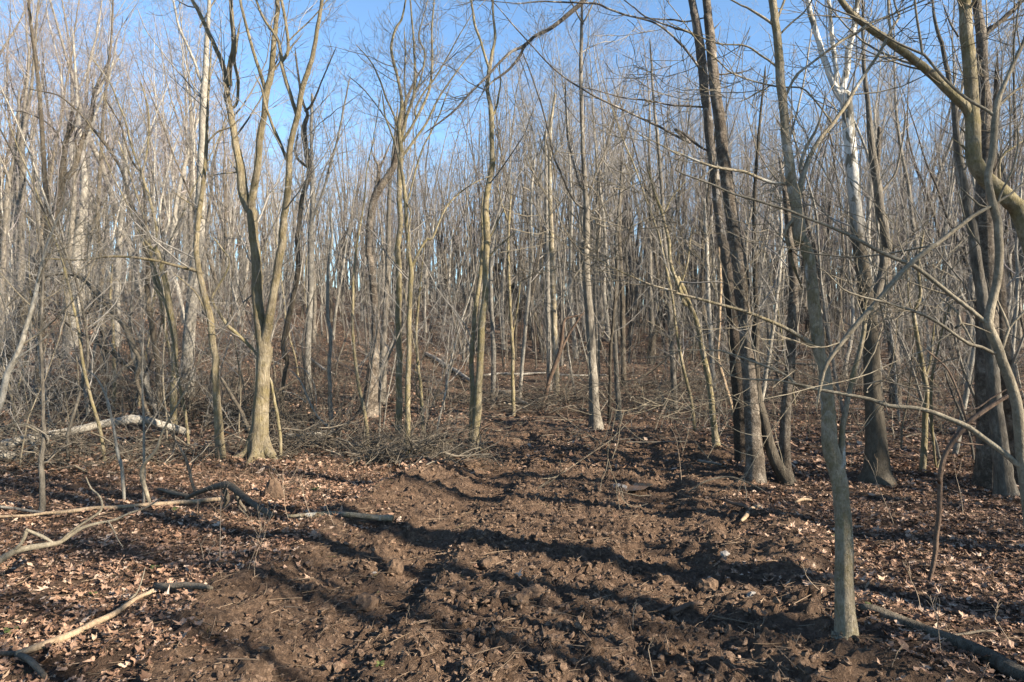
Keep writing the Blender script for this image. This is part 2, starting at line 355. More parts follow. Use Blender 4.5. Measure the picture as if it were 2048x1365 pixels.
def clods():
    import bmesh
    n = 42000; y = 2.5 + 9.5*RS.rand(n)**1.3; x = track_c(y) + RS.randn(n)*1.25
    keep = (track_mask(x, y) > 0.3) | (RS.rand(n) < 0.06); x, y = x[keep], y[keep]; n = len(x)
    bm = bmesh.new(); bmesh.ops.create_icosphere(bm, subdivisions=1, radius=1); bv = np.array([v.co[:] for v in bm.verts]); bf = np.array([[v.index for v in f.verts] for f in bm.faces]); bm.free()
    k = len(bv); jit = 1 + 0.26*RS.randn(n, k)
    P = bv[None]*jit[..., None]*np.stack([RS.uniform(.7, 1.5, n), RS.uniform(.6, 1.1, n), RS.uniform(.4, .9, n)], -1)[:, None]
    sz = 0.004 + 0.02*RS.rand(n)**4.5
    P = np.einsum('nij,nkj->nki', rand_rot(n, 0.5), P)*sz[:, None, None] + np.stack([x, y, G(x, y) + sz*0.15], -1)[:, None]
    F = (bf[None] + (np.arange(n)*k)[:, None, None]).reshape(-1, 3)
    mat, nt, b = new_mat("clod_earth"); nn = noise_node(nt, mapping(nt, (1, 1, 1)), 60, 6, 0.7)
    nt.links.new(ramp(nt, nn.outputs[0], [(0.3, (0.045, 0.029, 0.018)), (0.5, (0.122, 0.080, 0.053)), (0.7, (0.26, 0.182, 0.127))]).outputs[0], b.inputs['Base Color']); bump(nt, b, nn.outputs[0], 1, 0.02)
    tag(link("earth_clods", mesh_from("earth_clods", P.reshape(-1, 3), F, mat, False)), 'crumbled clods of brown earth thrown up along the churned track', 'soil', kind='stuff')
clods()

def sticks(name, n, y0, y1, power, lmin, lmax, rmax, label, mat, vert=0.12, cat='twigs', region=None, lift=0.012):
    T = Tubes(); x, y = scatter_pts(n, 0, 0, y0, y1, power)
    if region is not None: k = region(x, y); x, y = x[k], y[k]
    z = G(x, y)
    for a, b_, c in zip(x, y, z):
        L = lmin + (lmax-lmin)*RS.rand()**2.5; yaw = RS.rand()*2*math.pi; el = RS.randn()*vert
        d = np.array([math.cos(yaw)*math.cos(el), math.sin(yaw)*math.cos(el), abs(math.sin(el))])
        bend = RS.randn(3)*0.12; bend[2] *= 0.35
        r = 0.0012 + rmax*RS.rand()**3
        t = np.linspace(-0.5, 0.5, 5) if vert < 0.5 else np.linspace(0, 1, 5)
        pts = np.array([a, b_, c + lift]) + (t[:, None]*d + (t[:, None]**2-0.1)*bend)*L
        T.add(pts, [r, r, r*.9, r*.8, r*.5], 3)
    V, F_ = T.arrays(); tag(link(name, mesh_from(name, V, F_, mat)), label, cat, kind='stuff')
sticks("twig_litter", 17000, 2.4, 12, 0.9, 0.015, 0.26, 0.0032, 'small broken twigs strewn over the near ground', M['debris'])
sticks("twig_litter", 9000, 9.5, 46, 0.9, 0.2, 1.6, 0.012, 'dead sticks littering the ground between the trees', M['brush'], lift=0.03)
sticks("dry_grass", 16000, 5.2, 10.5, 1.0, 0.08, 0.34, 0.001, 'fine dry grass in front of the forked oak', M['drygrass'], vert=0.8, cat='grass',
       region=lambda x, y: (perm_noise(x/0.8, y/0.8, 71) + 1.3*np.exp(-(((x+3.4)/1.5)**2 + ((y-8.0)/1.2)**2)) > 0.55) & (x < 1.0) & (track_mask(x, y) < 0.6), lift=0)
sticks("grass_tufts", 2600, 2.6, 8, 1.0, 0.03, 0.10, 0.0012, 'sparse green grass blades poking through the leaves', M['green'], vert=0.7, cat='grass',
       region=lambda x, y: (perm_noise(x/0.35, y/0.35, 72) > 0.45) & (x < 0.5), lift=0)

# ------------------------------------------------------------------ traced trees: control points read off zoomed crops
RG = {'a': (0, 0, 2.626), 'b': (0, 480, 2.626), 'c': (0, 900, 2.926), 'd': (680, 0, 2.626), 'e': (680, 480, 2.626), 'f': (680, 900, 2.926),
      'g': (1350, 0, 2.6246), 'h': (1350, 480, 2.6246), 'i': (1350, 900, 2.934), 'j': (400, 700, 5.12), 'k': (0, 750, 4.55), 'l': (0, 1150, 6.35),
      'm': (1700, 0, 2.73), 'n': (1700, 450, 2.276), 'o': (1300, 0, 2.731), 'p': (1380, 480, 2.5275), 'q': (200, 0, 3.033), 'z': (0, 0, 1.0)}
def parse(s):
    """'b1385,600,80 a50,60' -> photo pixels (x, y, width)"""
    out = []
    for tok in s.split():
        ox, oy, sc = RG[tok[0]]; v = [float(t) for t in tok[1:].split(',')]
        out.append([ox+v[0]/sc, oy+v[1]/sc, v[2]/sc if len(v) > 2 else None])
    ks = [i for i, p in enumerate(out) if p[2] is not None]
    ws = [out[i][2] for i in ks] if ks else [3.0]; ks = ks or [0]
    for i, p in enumerate(out): p[2] = float(np.interp(i, ks, ws))
    return out

TREES_BUILT = []
def traced(name, label, cat, mats, trunk, limbs=(), D=None, top=None, tw=1.0, flare=0.0, seed=0, twigr=0.0020, group=None, low=0.25, limbname='limb', up=0.10, roots=0, depth=None):
    """one tree: Empty > trunk, limbs, crown; its lines follow the photo at the distance its foot stands"""
    rng = random.Random(seed*31 + len(TREES_BUILT)*7 + 1)
    tp = parse(trunk)
    if D is None: D = hit(tp[0][0], tp[0][1])
    bx, by, _ = ray(tp[0][0], tp[0][1], D); bz = float(G(bx, by))
    base = np.array([bx, by, bz])
    root = link(name, None, loc=base); tag(root, label, cat, group)
    dd = depth if depth is not None else rng.uniform(-0.05, 0.05)
    def world_line(pl, start_off, drift):
        L = 0; P = []; R = []
        for i, (px, py, w) in enumerate(pl):
            if i: L += math.hypot(px-pl[i-1][0], py-pl[i-1][1])/FPX*D
            Di = D + start_off + drift*L
            P.append(np.array(ray(px, py, Di)) - base); R.append(max(twigr, w/2/FPX*Di))
        return P, R
    P, R = world_line(tp, 0, dd)
    P[0][2] = 0.0
    P = [P[0]*1.0 + np.array([0, 0, -0.18])] + P; R = [R[0]] + R
    lines = []
    def extend(P, R, want):
        d = P[-1]-P[-2]; d = d/np.linalg.norm(d); n = 7; st = want/n; r0 = R[-1]
        for i in range(n):
            d = d + np.array([rng.gauss(0, .08), rng.gauss(0, .1), 0.08 + rng.gauss(0, .05)]); d /= np.linalg.norm(d)
            P.append(P[-1]+d*st); R.append(max(twigr, r0*(1-0.9*(i+1)/n)))
    top_h = top if top is not None else 14
    if tp[-1][1] < 25 and top_h > P[-1][2] + 1: extend(P, R, top_h - P[-1][2])
    elif tp[-1][1] >= 25 or len(P) < 4:
        tv = P[-1]-P[-2]; tv /= np.linalg.norm(tv); big_end = R[-1] > 0.03; P += [P[-1]+tv*R[-1]*(1.0 if big_end else 12)]; R += [R[-1]*0.35 if big_end else 0.0012]
        if big_end: P += [P[-1]+tv*R[-2]*0.2]; R += [0.001]
    step = max(0.05, R[1]*0.9)
    Pt, Rt = smooth_line(P, R, step)
    if flare:
        Rt = Rt*(1 + flare*np.exp(-np.maximum(Pt[:, 2], 0)/(Rt[0]*2.2)))
    T = Tubes(); T.add(Pt, Rt, 16 if R[1] > 0.04 else 9)
    for k in range(roots):
        a = k/roots*2*math.pi + rng.uniform(-.3, .3) + 0.5; r0 = R[1]
        q = np.array([math.cos(a), math.sin(a), 0]); tl = rng.uniform(1.6, 2.6)
        pr = [q*r0*0.35 + np.array([0, 0, r0*3.6]), q*r0*0.72 + np.array([0, 0, r0*1.8]), q*r0*1.15+np.array([0, 0, r0*0.75]), q*r0*tl + np.array([0, 0, 0.0]), q*r0*(tl+1.0)+np.array([0, 0, -0.12])]
        pp, rr = smooth_line(pr, [r0*.35, r0*.48, r0*.44, r0*.28, r0*.1], 0.05); T.add(pp, rr, 8)
    V, Fq = T.arrays(0.10, seed)
    if flare:                                  # root lobes
        a = np.arctan2(V[:, 1], V[:, 0]); k = 1 + 0.28*flare*np.cos(5*a+seed)*np.exp(-np.maximum(V[:, 2], 0)/(R[1]*2.0))
        V[:, 0] *= k; V[:, 1] *= k
    link("trunk", mesh_from(name+"_trunk", V, Fq, M[mats[0]]), root)
    lines.append((Pt, Rt, True))
    for s in limbs:
        off = 0.0; nm = limbname
        lp = parse(s); dr = rng.uniform(-0.22, 0.22)
        P2, R2 = world_line(lp, dd*0 + 0.0, dr)
        # start at the trunk's own depth
        j = int(np.argmin(np.linalg.norm(Pt[:, [0, 2]] - P2[0][[0, 2]], axis=1)))
        if abs(Pt[j][0]-P2[0][0]) < 0.3: shift = Pt[j][1] - P2[0][1]; P2 = [p + np.array([0, shift, 0]) for p in P2]
        if len(lines) > 1:                      # or spring from an earlier limb
            best = min(((float(np.min(np.linalg.norm(l[0][:, [0, 2]] - P2[0][[0, 2]], axis=1))), q) for q, l in enumerate(lines)), key=lambda t: t[0])
        else: best = (float(np.linalg.norm(Pt[j][[0, 2]]-P2[0][[0, 2]])), 0)
        l = lines[best[1]][0]; jj = int(np.argmin(np.linalg.norm(l[:, [0, 2]] - P2[0][[0, 2]], axis=1)))
        e1 = (P2[0]-l[jj])[[0, 2]]; e2 = (P2[1]-P2[0])[[0, 2]]; cosa = float(e1@e2/(np.linalg.norm(e1)*np.linalg.norm(e2)+1e-9))
        zt = P2[0][2] - 1.3*best[0]
        if (P2[1]-P2[0])[2] > 0.3*np.linalg.norm(P2[1]-P2[0]) and best[0] > R2[0]*1.2: jj = max(0, jj - int(np.searchsorted(np.cumsum(np.linalg.norm(np.diff(l[:jj+1][::-1], axis=0), axis=1)), best[0]*1.4)))
        if best[0] < 0.40 and (cosa > 0.0 or best[0] < max(0.03, R2[0]*1.3)):
            jb = jj
            sh = l[jj][1] - P2[0][1]; P2 = [p + np.array([0, sh, 0]) for p in P2]; P2 = [l[jb].copy()] + P2; R2 = [min(R2[0], lines[best[1]][1][jb]*0.92)] + R2
            if np.linalg.norm(P2[0]-P2[1]) < 0.01: P2.pop(1); R2.pop(1)
        if lp[-1][1] < 25 and top_h > P2[-1][2] + 1: extend(P2, R2, (top_h - P2[-1][2])*0.85)
        else:
            tv = P2[-1]-P2[-2]; tv /= np.linalg.norm(tv); P2 += [P2[-1]+tv*R2[-1]*14]; R2 += [0.0012]
        P2, R2 = smooth_line(P2, R2, max(0.06, R2[0]*1.1))
        T = Tubes(); T.add(P2, R2, 10 if R2[0] > 0.02 else 6)
        V, Fq = T.arrays(0.13, seed+1); link(nm, mesh_from(name+"_limb", V, Fq, M[mats[0]]), root)
        lines.append((P2, R2, False))
    # side branches and twigs
    T = Tubes()
    for (P3, R3, main) in lines:
        seg = np.linalg.norm(np.diff(P3, axis=0), axis=1); Lc = np.concatenate([[0], np.cumsum(seg)]); tot = Lc[-1]
        zmin = low*max(4.0, P3[-1][2]) if main else -1
        n = int(tot*4.2*tw)
        for _ in range(n):
            s = rng.uniform(0.08, 1.0)*tot; i = min(len(P3)-2, int(np.searchsorted(Lc, s))-1); i = max(i, 0)
            if P3[i][2] < zmin: continue
            d = P3[i+1]-P3[i]; d = d/(np.linalg.norm(d)+1e-9); r = R3[i]
            big = rng.random() < 0.36
            L = min(rng.uniform(0.5, 1.1)*(1+20*r), 3.2)*(1.0 if big else 0.45)
            side_dir(T, rng, tuple(P3[i]), tuple(d), L, max(twigr*1.3, min(r*0.4, 0.003+L*0.005)), 2 if big else 1, up, 6, 0.13, (0.6, 1.15), twigr)
    V, Fq = T.arrays()
    if len(V): link("crown", mesh_from(name+"_crown", V, Fq, M[mats[1]]), root)
    TREES_BUILT.append((bx, by)); return root

#@TREES
# forked oak on the left with flared roots
traced('oak_tree', 'big forked oak with flared mossy roots and a curved shadow across its foot', 'tree', ('oak', 'twig'),
 'j600,1120,200 j597,900,185 j608,820,165 j621,600,155 j640,400,140 j643,200,137 b1390,580,82 b1372,500,62 b1355,330,56 b1347,150,50 b1335,0,48 a1335,1250,48 a1325,1110,55',
 ['b1392,590,50 b1420,420,48 b1447,280,42 b1470,130,40 b1495,0,38 a1490,1240,38 a1510,1080,36 a1525,930,34 a1530,800,32 a1545,720,30 a1575,600,30 a1590,490,28 a1620,400,26 a1650,310,24 a1672,180,22 a1690,80,20 a1700,0,18',
  'a1325,1110,40 a1300,1020,52 a1285,900,46 a1262,780,38 a1240,640,34 a1220,540,32 a1210,450,28 a1195,370,26 a1150,260,22 a1100,160,22 a1060,70,20 a1025,0,18',
  'a1330,1100,40 a1350,1030,36 a1365,950,34 a1380,850,32 a1385,740,34 a1410,620,32 a1420,500,34 a1445,420,30 a1455,300,26 a1465,180,24 a1478,80,24 a1480,0,22',
  'a1210,450,22 a1203,370,22 a1225,270,24 a1225,180,22 a1215,90,22 a1212,0,20', 'a1422,490,20 a1400,420,18 a1370,330,16 a1340,220,16 a1320,140,14 a1300,60,14 a1305,0,12',
  'a1245,540,16 a1250,430,18 a1240,370,16 a1230,320,18 a1245,220,18', 'a1450,440,12 a1500,370,10 a1560,290,8 a1600,240,6',
  'a1262,915,10 a1200,920,6 a1140,930,4', 'a1262,915,8 a1240,880,6 a1220,850,5', 'a1590,500,18 a1575,420,18 a1555,330,16 a1490,230,12 a1440,110,10 a1400,0,8',
  'a1532,780,16 a1510,720,14 a1480,630,12 a1465,560,10 a1440,510,6', 'a1610,390,16 a1600,270,14 a1575,140,14 a1540,60,12 a1500,0,10', 'a1655,300,8 a1720,240,7 a1780,170,6 a1836,90,5'],
 top=15, flare=0.15, seed=1, tw=0.55, low=0.30, roots=6)
traced('bare_tree', 'mossy straight tree just left of the forked oak', 'tree', ('oak', 'twig'),
 'b1160,1165,52 b1155,1090,46 b1150,1000,46 b1138,850,38 b1133,700,36 b1132,620,34 b1120,560,34 b1105,430,34 b1080,320,34 b1060,230,32 b1045,170,28 b1035,60,26 a1035,1250,26 a1045,1120,24 a1062,1020,22 a1075,900,20 a1085,760,18 a1090,600,14 a1100,400,10 a1110,250,8',
 ['b1045,175,20 b985,150,20 b900,130,16 b760,100,14 b560,82,12 b400,100,10 b240,95,6', 'b1108,460,12 b1030,300,10 b980,240,8 b920,190,6', 'a1085,700,10 a1120,670,10 a1180,650,9 a1225,610,7', 'a1040,1140,10 a1000,1080,8 a900,1010,6'],
 top=8, seed=2, tw=0.8, flare=0.12)
traced('bare_tree', 'tall pale grey tree rising behind the mossy tree left of the oak', 'tree', ('pale', 'twig'),
 'b985,830,64 b985,650,62 b995,500,58 b1010,300,56 b1030,100,54 a1045,1280,54 a1050,1100,50 a1060,900,44 a1065,700,40 a1072,500,36 a1078,400,30 a1088,200,24 a1095,100,20 a1100,0,18',
 ['a1072,420,14 a1050,350,14 a1010,260,12 a970,170,12 a945,60,10 a940,0,8', 'a1085,180,10 a1130,90,8 a1190,0,8', 'a1065,520,8 a1000,440,7 a920,350,6 a860,270,5 a800,190,5 a760,90,4'], top=19, seed=3, tw=0.6, flare=0.2)
traced('sapling', 'crooked olive sapling bowing across the foot of the forked oak', 'sapling', ('mossy', 'twig'),
 'j825,1120,34 j820,900,32 j795,680,30 j750,450,30 j720,320,30 j640,170,28 j560,20,24 b1290,540,20 b1240,490,18 b1190,440,18 b1150,380,14 b1112,320,14 b1130,270,12 b1185,180,10 b1205,110,8 b1170,50,7 b1130,0,6', [], seed=4, tw=1.1)
traced('bare_tree', 'sinuous dark tree leaning right just behind the forked oak', 'tree', ('brown', 'twig'),
 'j825,720,34 j835,600,34 j845,400,40 j870,250,45 j895,80,44 b1500,620,32 b1490,540,30 b1520,400,30 b1545,280,30 b1565,150,26 b1560,0,26 a1562,1270,26 a1580,1100,26 a1600,1000,26 a1625,900,28 a1610,800,28 a1598,680,28 a1615,600,18 a1590,540,14 a1570,420,12 a1555,300,10',
 ['a1612,600,14 a1650,560,12 a1700,440,8 a1760,300,6', 'a1580,850,14 a1560,800,14 a1570,740,10'], top=12, seed=5, flare=0.1, tw=0.8)
traced('bare_tree', 'pale grey tree behind and right of the forked oak', 'tree', ('pale', 'twig'),
 'b1622,850,44 b1615,700,38 b1618,560,34 b1625,400,30 b1632,250,30 b1632,0,28 a1630,1250,26 a1640,1100,24 a1640,900,20 a1635,700,16 a1640,500,14',
 ['a1640,1130,14 a1690,1000,14 a1730,850,14 a1765,730,12 a1800,550,10 a1825,430,8'], top=16, seed=6, tw=0.7, flare=0.15)
traced('sapling', 'straight white barked sapling right of the oak above the brush pile', 'sapling', ('pale', 'twig'),
 'j1350,790,48 j1335,600,44 j1330,450,42 j1325,200,38 j1335,0,34 b1735,480,20 b1722,400,18 b1722,200,16 b1742,0,14 a1745,1250,12 a1735,1100,10', [], seed=7, tw=0.7)
traced('dead_tree', 'dark leaning tree with a broken top and stripped reddish wood', 'dead tree', ('scaly', 'twig'),
 'e150,930,90 e158,850,70 e170,720,62 e180,600,55 e188,480,46 e180,300,40 e160,100,36 d150,1340,34 d160,1150,36 d182,1040,42 d210,990,40 d250,930,38 d290,850,34 d308,720,28 d330,600,24 d345,540,20 d385,440,12 d420,380,8',
 ['d185,1040,24 d205,960,22 d212,890,18 d195,855,10', 'd212,890,14 d235,840,10 d258,785,8'], seed=8, flare=0.5, tw=0.5)
traced('bare_tree', 'stout grey trunk close behind the dark leaning dead tree', 'tree', ('grey', 'twig'),
 'e222,860,44 e225,700,40 e228,540,34 e240,380,30 e250,200,28 e255,0,26 d255,1250,24 d260,1000,20 d280,800,14 d300,600,10', [], seed=9, top=14, flare=0.15, tw=0.7)
traced('sapling', 'thin white sapling leaning right out of the dead tree foot', 'sapling', ('pale', 'twig'), 'e158,915,22 e180,800,20 e205,700,18 e240,620,14 e268,560,12 e290,490,9 e310,400,7', [], seed=10, tw=1)
traced('bare_tree', 'moss streaked tree left of centre splitting into a spray of upright stems', 'tree', ('mossy', 'twig'),
 'e308,1040,36 e310,900,36 e310,750,34 e312,600,32 e306,400,32 e310,200,30 e303,50,32 d302,1300,28 d318,1180,26 d312,1050,26 d315,900,28 d320,800,26 d312,680,24 d325,560,20 d318,480,16 d300,400,14 d270,260,14 d290,160,12 d325,100,11 d345,0,9',
 ['d322,790,18 d345,660,16 d390,520,15 d400,400,14 d395,280,12 d385,150,10 d372,0,8', 'd330,760,16 d380,680,14 d430,590,14 d475,470,13 d490,330,12 d485,200,10 d500,0,8', 'd335,830,14 d400,740,13 d455,660,12 d520,530,10 d580,440,9 d660,330,7 d740,250,5',
  'd315,700,12 d290,620,10 d245,520,10 d215,430,9 d170,340,7 d110,270,5', 'd390,520,10 d430,430,9 d450,300,9 d420,220,8 d440,120,6 d470,0,5', 'd400,590,12 d440,510,10 d500,430,9 d560,330,8 d620,220,6 d690,100,4', 'd345,640,10 d350,540,9 d345,420,9 d350,300,8 d345,200,6', 'd300,700,8 d250,640,7 d200,570,6 d130,480,6 d60,420,4'],
 top=13, seed=11, tw=0.75)
traced('bare_tree', 'slim tree forking at eye height beside the moss streaked one, foot in the brush pile', 'tree', ('mossy', 'twig'),
 'e352,1155,36 e355,1000,28 e355,850,28 e360,650,26 e364,450,26 e368,300,24 e375,180,26 e365,90,20 e358,0,20 d352,1200,20 d345,1080,18 d335,960,18 d305,820,12 d285,740,10 d240,620,9 d225,520,7',
 ['e376,170,16 e400,110,16 e430,50,14 e465,0,12 d490,1260,12 d560,1100,9 d650,1010,8 d730,960,6 d780,940,5', 'd345,1100,10 d372,1040,10 d400,930,10 d440,800,9 d490,700,8 d530,620,8 d560,530,6 d580,480,4', 'd340,1050,9 d380,1120,8 d372,1200,9 d362,1330,9'], top=9, seed=12, tw=0.8)
traced('sapling', 'wavy mossy sapling third in the group left of the leaning centre tree', 'sapling', ('mossy', 'twig'), 'e438,1030,20 e430,880,19 e425,780,18 e408,650,17 e400,480,15 e412,350,13 e425,200,10 e440,60,7', ['e425,830,9 e405,810,8 e400,700,6'], seed=13, tw=1)
traced('bare_tree', 'leaning tree in the middle with a mossy yellow green side and red scraped base', 'tree', ('mossy', 'twig'),
 'e708,1120,64 e705,1060,44 e718,950,42 e728,800,38 e738,600,36 e745,450,36 e762,300,34 e766,150,34 e772,0,34 d775,1280,36 d768,1180,36 d765,1100,34 d772,1000,30 d795,900,28 d800,860,32 d798,750,24 d795,620,28 d790,560,24 d775,480,20 d783,380,22 d800,280,16 d815,200,14 d805,100,12 d803,0,12',
 ['d785,345,16 d760,260,14 d735,170,13 d700,80,13 d690,0,12', 'd797,590,14 d820,530,12 d835,450,10 d842,400,8 d835,300,6', 'e775,90,10 e830,30,9 d900,1230,7', 'd790,1230,10 d830,1150,8 d865,1080,5', 'e715,940,8 e640,1010,7 e560,1070,5'], top=12, seed=14, flare=0.2, tw=0.6)
traced('bare_tree', 'slim dark twin stem hugging the left side of the leaning middle tree', 'tree', ('mossy', 'twig'),
 'e688,1110,34 e692,950,28 e695,800,26 e692,650,24 e700,480,24 e715,340,24 e732,220,20 e745,80,18 e752,0,16 d752,1290,14 d745,1180,12 d748,1060,9', [], top=9, seed=15, tw=0.7)
traced('bare_tree', 'pale straight tree immediately right of the leaning middle tree', 'tree', ('pale', 'twig'),
 'e802,845,28 e806,700,26 e806,560,24 e798,400,21 e792,250,20 e795,50,18 d800,1300,16 d830,1150,14 d845,1000,10', ['e797,380,7 e830,320,6'], top=16, seed=16, tw=0.6)
traced('bare_tree', 'slender olive tree forking above head height in mid distance behind the track', 'tree', ('mossy', 'twig'),
 'e912,930,22 e908,750,18 e906,550,18 e895,380,16 e888,200,15 e882,0,14 d885,1240,14 d888,1150,12 d900,1020,9', ['e905,500,9 e925,400,8 e945,250,6', 'd885,1180,9 d850,1080,7 d830,1000,5'], top=13, seed=17, tw=0.7)
traced('bare_tree', 'gently S curved pale tree leaning right over the end of the track', 'tree', ('pale', 'twig'), 'e944,835,18 e955,680,18 e965,560,20 e978,420,18 e992,260,17 e1008,80,16 d1005,1250,15 d1003,1050,14 d1020,850,10', [], top=15, seed=18, tw=0.6)
traced('bare_tree', 'light grey tree, left of the close pair beyond the end of the track', 'tree', ('pale', 'twig'), 'e1100,790,28 e1098,600,26 e1093,400,25 e1090,200,25 e1085,0,24 d1085,1150,22 d1082,900,18 d1080,700,14', ['d1085,860,10 d1060,780,8 d1040,700,6'], top=18, seed=19, tw=0.6)
traced('bare_tree', 'mottled grey tree, right of the close pair beyond the end of the track', 'tree', ('maple', 'twig'), 'e1138,815,32 e1132,600,30 e1125,400,29 e1118,200,29 e1110,0,28 d1108,1200,26 d1103,1000,22 d1105,700,18 d1130,500,12', [], top=19, seed=20, tw=0.6)
traced('dead_tree', 'dark reddish broken tree with torn branches leaning right past the end of the track', 'dead tree', ('reddish', 'twig'),
 'e1065,890,26 e1080,820,20 e1100,740,20 e1125,670,24 e1150,600,22 e1165,530,20 e1168,480,18 e1180,420,16 e1215,405,12 e1250,398,8', ['e1150,610,16 e1185,530,14 e1225,460,12 e1265,400,9 e1285,375,6'], seed=21, tw=0.4)
traced('bare_tree', 'tall grey tree right of centre with spreading upper limbs and a vine at its foot', 'tree', ('grey', 'twig'),
 'e1345,985,66 e1338,900,54 e1330,760,50 e1322,600,48 e1312,430,46 e1298,250,42 e1290,100,40 e1290,0,40 d1292,1280,38 d1295,1160,36 d1292,1020,28 d1280,880,24 d1275,760,22 d1270,600,22 d1265,400,20 d1268,200,18 d1270,100,14 d1272,0,12',
 ['d1285,1110,12 d1240,1080,11 d1205,1030,11 d1165,940,11 d1125,850,10 d1100,740,10 d1070,620,9 d1040,520,8 d1000,400,7 d960,300,5', 'd1292,1040,12 d1250,970,11 d1225,880,10 d1195,760,10 d1185,640,9 d1180,480,8', 'd1300,1040,12 d1330,950,10 d1365,860,9 d1400,770,8 d1430,650,6',
  'd1315,1120,12 d1380,1080,10 d1440,1020,9 d1510,950,8 d1560,890,6', 'd1330,1110,9 d1360,1170,9 d1350,1330,9', 'd1270,170,10 d1240,120,9 d1210,60,8', 'd1280,140,9 d1320,60,8 d1340,0,7'], top=17, seed=22, flare=0.3, tw=0.7)
traced('bare_tree', 'grey tree half hidden behind the vine footed grey tree', 'tree', ('grey', 'twig'), 'e1352,760,30 e1350,500,26 e1342,300,24 e1340,50,22 d1345,1150,20 d1365,900,16', [], top=17, seed=23, tw=0.6)
traced('bare_tree', 'thin dark sapling like tree second right of the vine footed grey tree', 'tree', ('brown', 'twig'), 'e1412,970,20 e1418,800,18 e1420,600,17 e1432,450,16 e1445,300,14 e1455,150,11', ['e1440,340,8 e1475,260,7 e1520,200,5'], seed=24, tw=1)
traced('bare_tree', 'grey tree with a swollen foot in the gap right of the vine footed tree', 'tree', ('grey', 'twig'), 'e1466,955,34 e1458,800,27 e1447,600,24 e1440,400,22 e1455,200,20 e1450,0,18 d1460,1150,16 d1480,900,12', [], top=14, seed=25, tw=0.7, flare=0.1)
traced('bare_tree', 'dark upright tree behind the gap in the mid right', 'tree', ('brown', 'twig'), 'e1490,770,30 e1487,550,27 e1482,300,26 e1465,0,24 d1470,1100,20 d1480,850,14', [], top=15, seed=26, tw=0.6)
traced('bare_tree', 'lichen grey tree standing alone at the far right of the track clearing', 'tree', ('grey', 'twig'), 'e1760,890,34 e1752,750,30 e1742,550,28 e1730,350,25 e1715,100,24 d1700,1250,22 d1690,1000,20 d1665,700,16 d1645,500,12 d1630,250,9', ['e1765,700,8 e1785,500,8 e1800,380,7'], top=17, seed=27, tw=0.6)
traced('bare_tree', 'moss footed dark tree sweeping left as it rises, right of the clearing', 'tree', ('mossy', 'twig'), 'h215,1135,42 h205,1000,32 h192,850,30 h165,680,30 h125,480,27 h85,360,26 h45,260,24 h10,195,24 e1815,350,22 e1775,240,20 e1735,110,18 d1725,1260,18 d1690,1120,16 d1655,1020,14 d1620,900,9',
 ['h30,230,12 h60,120,11 h75,0,9', 'd1695,1130,10 d1740,1040,8 d1790,980,6'], top=10, seed=28, tw=0.8, flare=0.15)
traced('bare_tree', 'pale slender tree with a mossy foot between the sweeping tree and the rough trunks', 'tree', ('pale', 'twig'), 'h205,795,30 h195,650,24 h185,480,23 h172,250,22 h165,0,20 g160,1200,18 g155,1050,12', [], top=15, seed=29, tw=0.6)
traced('scaly_tree', 'thick scaly barked trunk, the front one of the tall pair on the right', 'tree', ('scaly', 'twig'),
 'h418,1285,110 h420,1180,92 h408,1000,84 h398,800,82 h388,650,80 h378,450,78 h355,250,76 h335,80,74 g325,1320,72 g300,1150,66 g268,920,62 g245,750,60 g222,560,58 g200,380,54 g185,200,48 g172,80,44 g165,0,42',
 ['g205,330,9 g270,350,9 g330,345,8 g380,340,7 g420,330,5', 'g195,180,10 g215,130,9 g245,95,8'], top=19, seed=30, flare=0.10, tw=0.6, low=0.35)
traced('scaly_tree', 'pale flaking trunk, the rear one of the tall pair crossing behind the scaly trunk', 'tree', ('flaking', 'twig'),
 'h350,1180,80 h345,900,76 h320,600,70 h298,350,62 h275,150,56 h258,0,52 g252,1300,50 g228,1120,44 g205,900,46 g178,700,44 g158,500,46 g140,320,50 g118,160,46 g98,60,40 g90,0,38',
 ['g170,790,10 g110,755,16 g50,705,14 g0,680,14 d1838,750,14 d1700,675,13 d1600,630,12 d1500,580,12 d1350,510,11 d1200,420,9 d1100,340,8 d1000,230,7 d900,120,7 d840,50,5', 'g140,560,11 g60,555,11 g0,552,11 d1750,552,9 d1600,525,8 d1480,510,7 d1340,470,6 d1270,455,5', 'g90,175,16 g40,155,14 g0,145,13 d1780,150,12 d1700,120,10 d1600,80,9 d1540,30,7 d1500,0,7',
  'g190,445,14 g140,370,14 g90,300,13 g40,235,13 g0,200,13 d1800,240,12 d1730,170,12 d1640,110,11 d1500,75,11 d1400,40,12 d1340,15,12 d1200,12,10 d1060,5,9 d940,15,7 d820,5,5', 'z1384,-20,17 z1330,-80,15 z1260,-80,13 z1200,-40,12 d1275,5,27 d1230,50,25 d1180,90,24 d1100,150,20 d1020,190,18 d960,240,16 d900,270,15 d840,325,14 d780,390,13 d730,440,12 d680,490,12 d610,570,11 d540,630,10 d470,680,7', 'd1005,205,15 d965,250,15 d940,300,14 d890,360,13 d840,400,12 d800,430,10 d768,466,6', 'g160,90,7 g60,110,9 g0,100,9 d1720,100,8 d1600,90,6'], top=19, seed=31, flare=0.1, tw=0.7, low=0.35)
traced('snag', 'thin stripped yellow stem leaning against the scaly pair', 'snag', ('strip', 'twig'), 'h342,1090,16 h320,980,18 h292,860,20 h262,760,20 h238,680,20 h225,610,14 h230,450,18 h238,250,18 h232,100,16 h228,0,16 g225,1250,12 g210,1050,12 g200,850,10 g195,690,8', [], seed=32, tw=0.15)
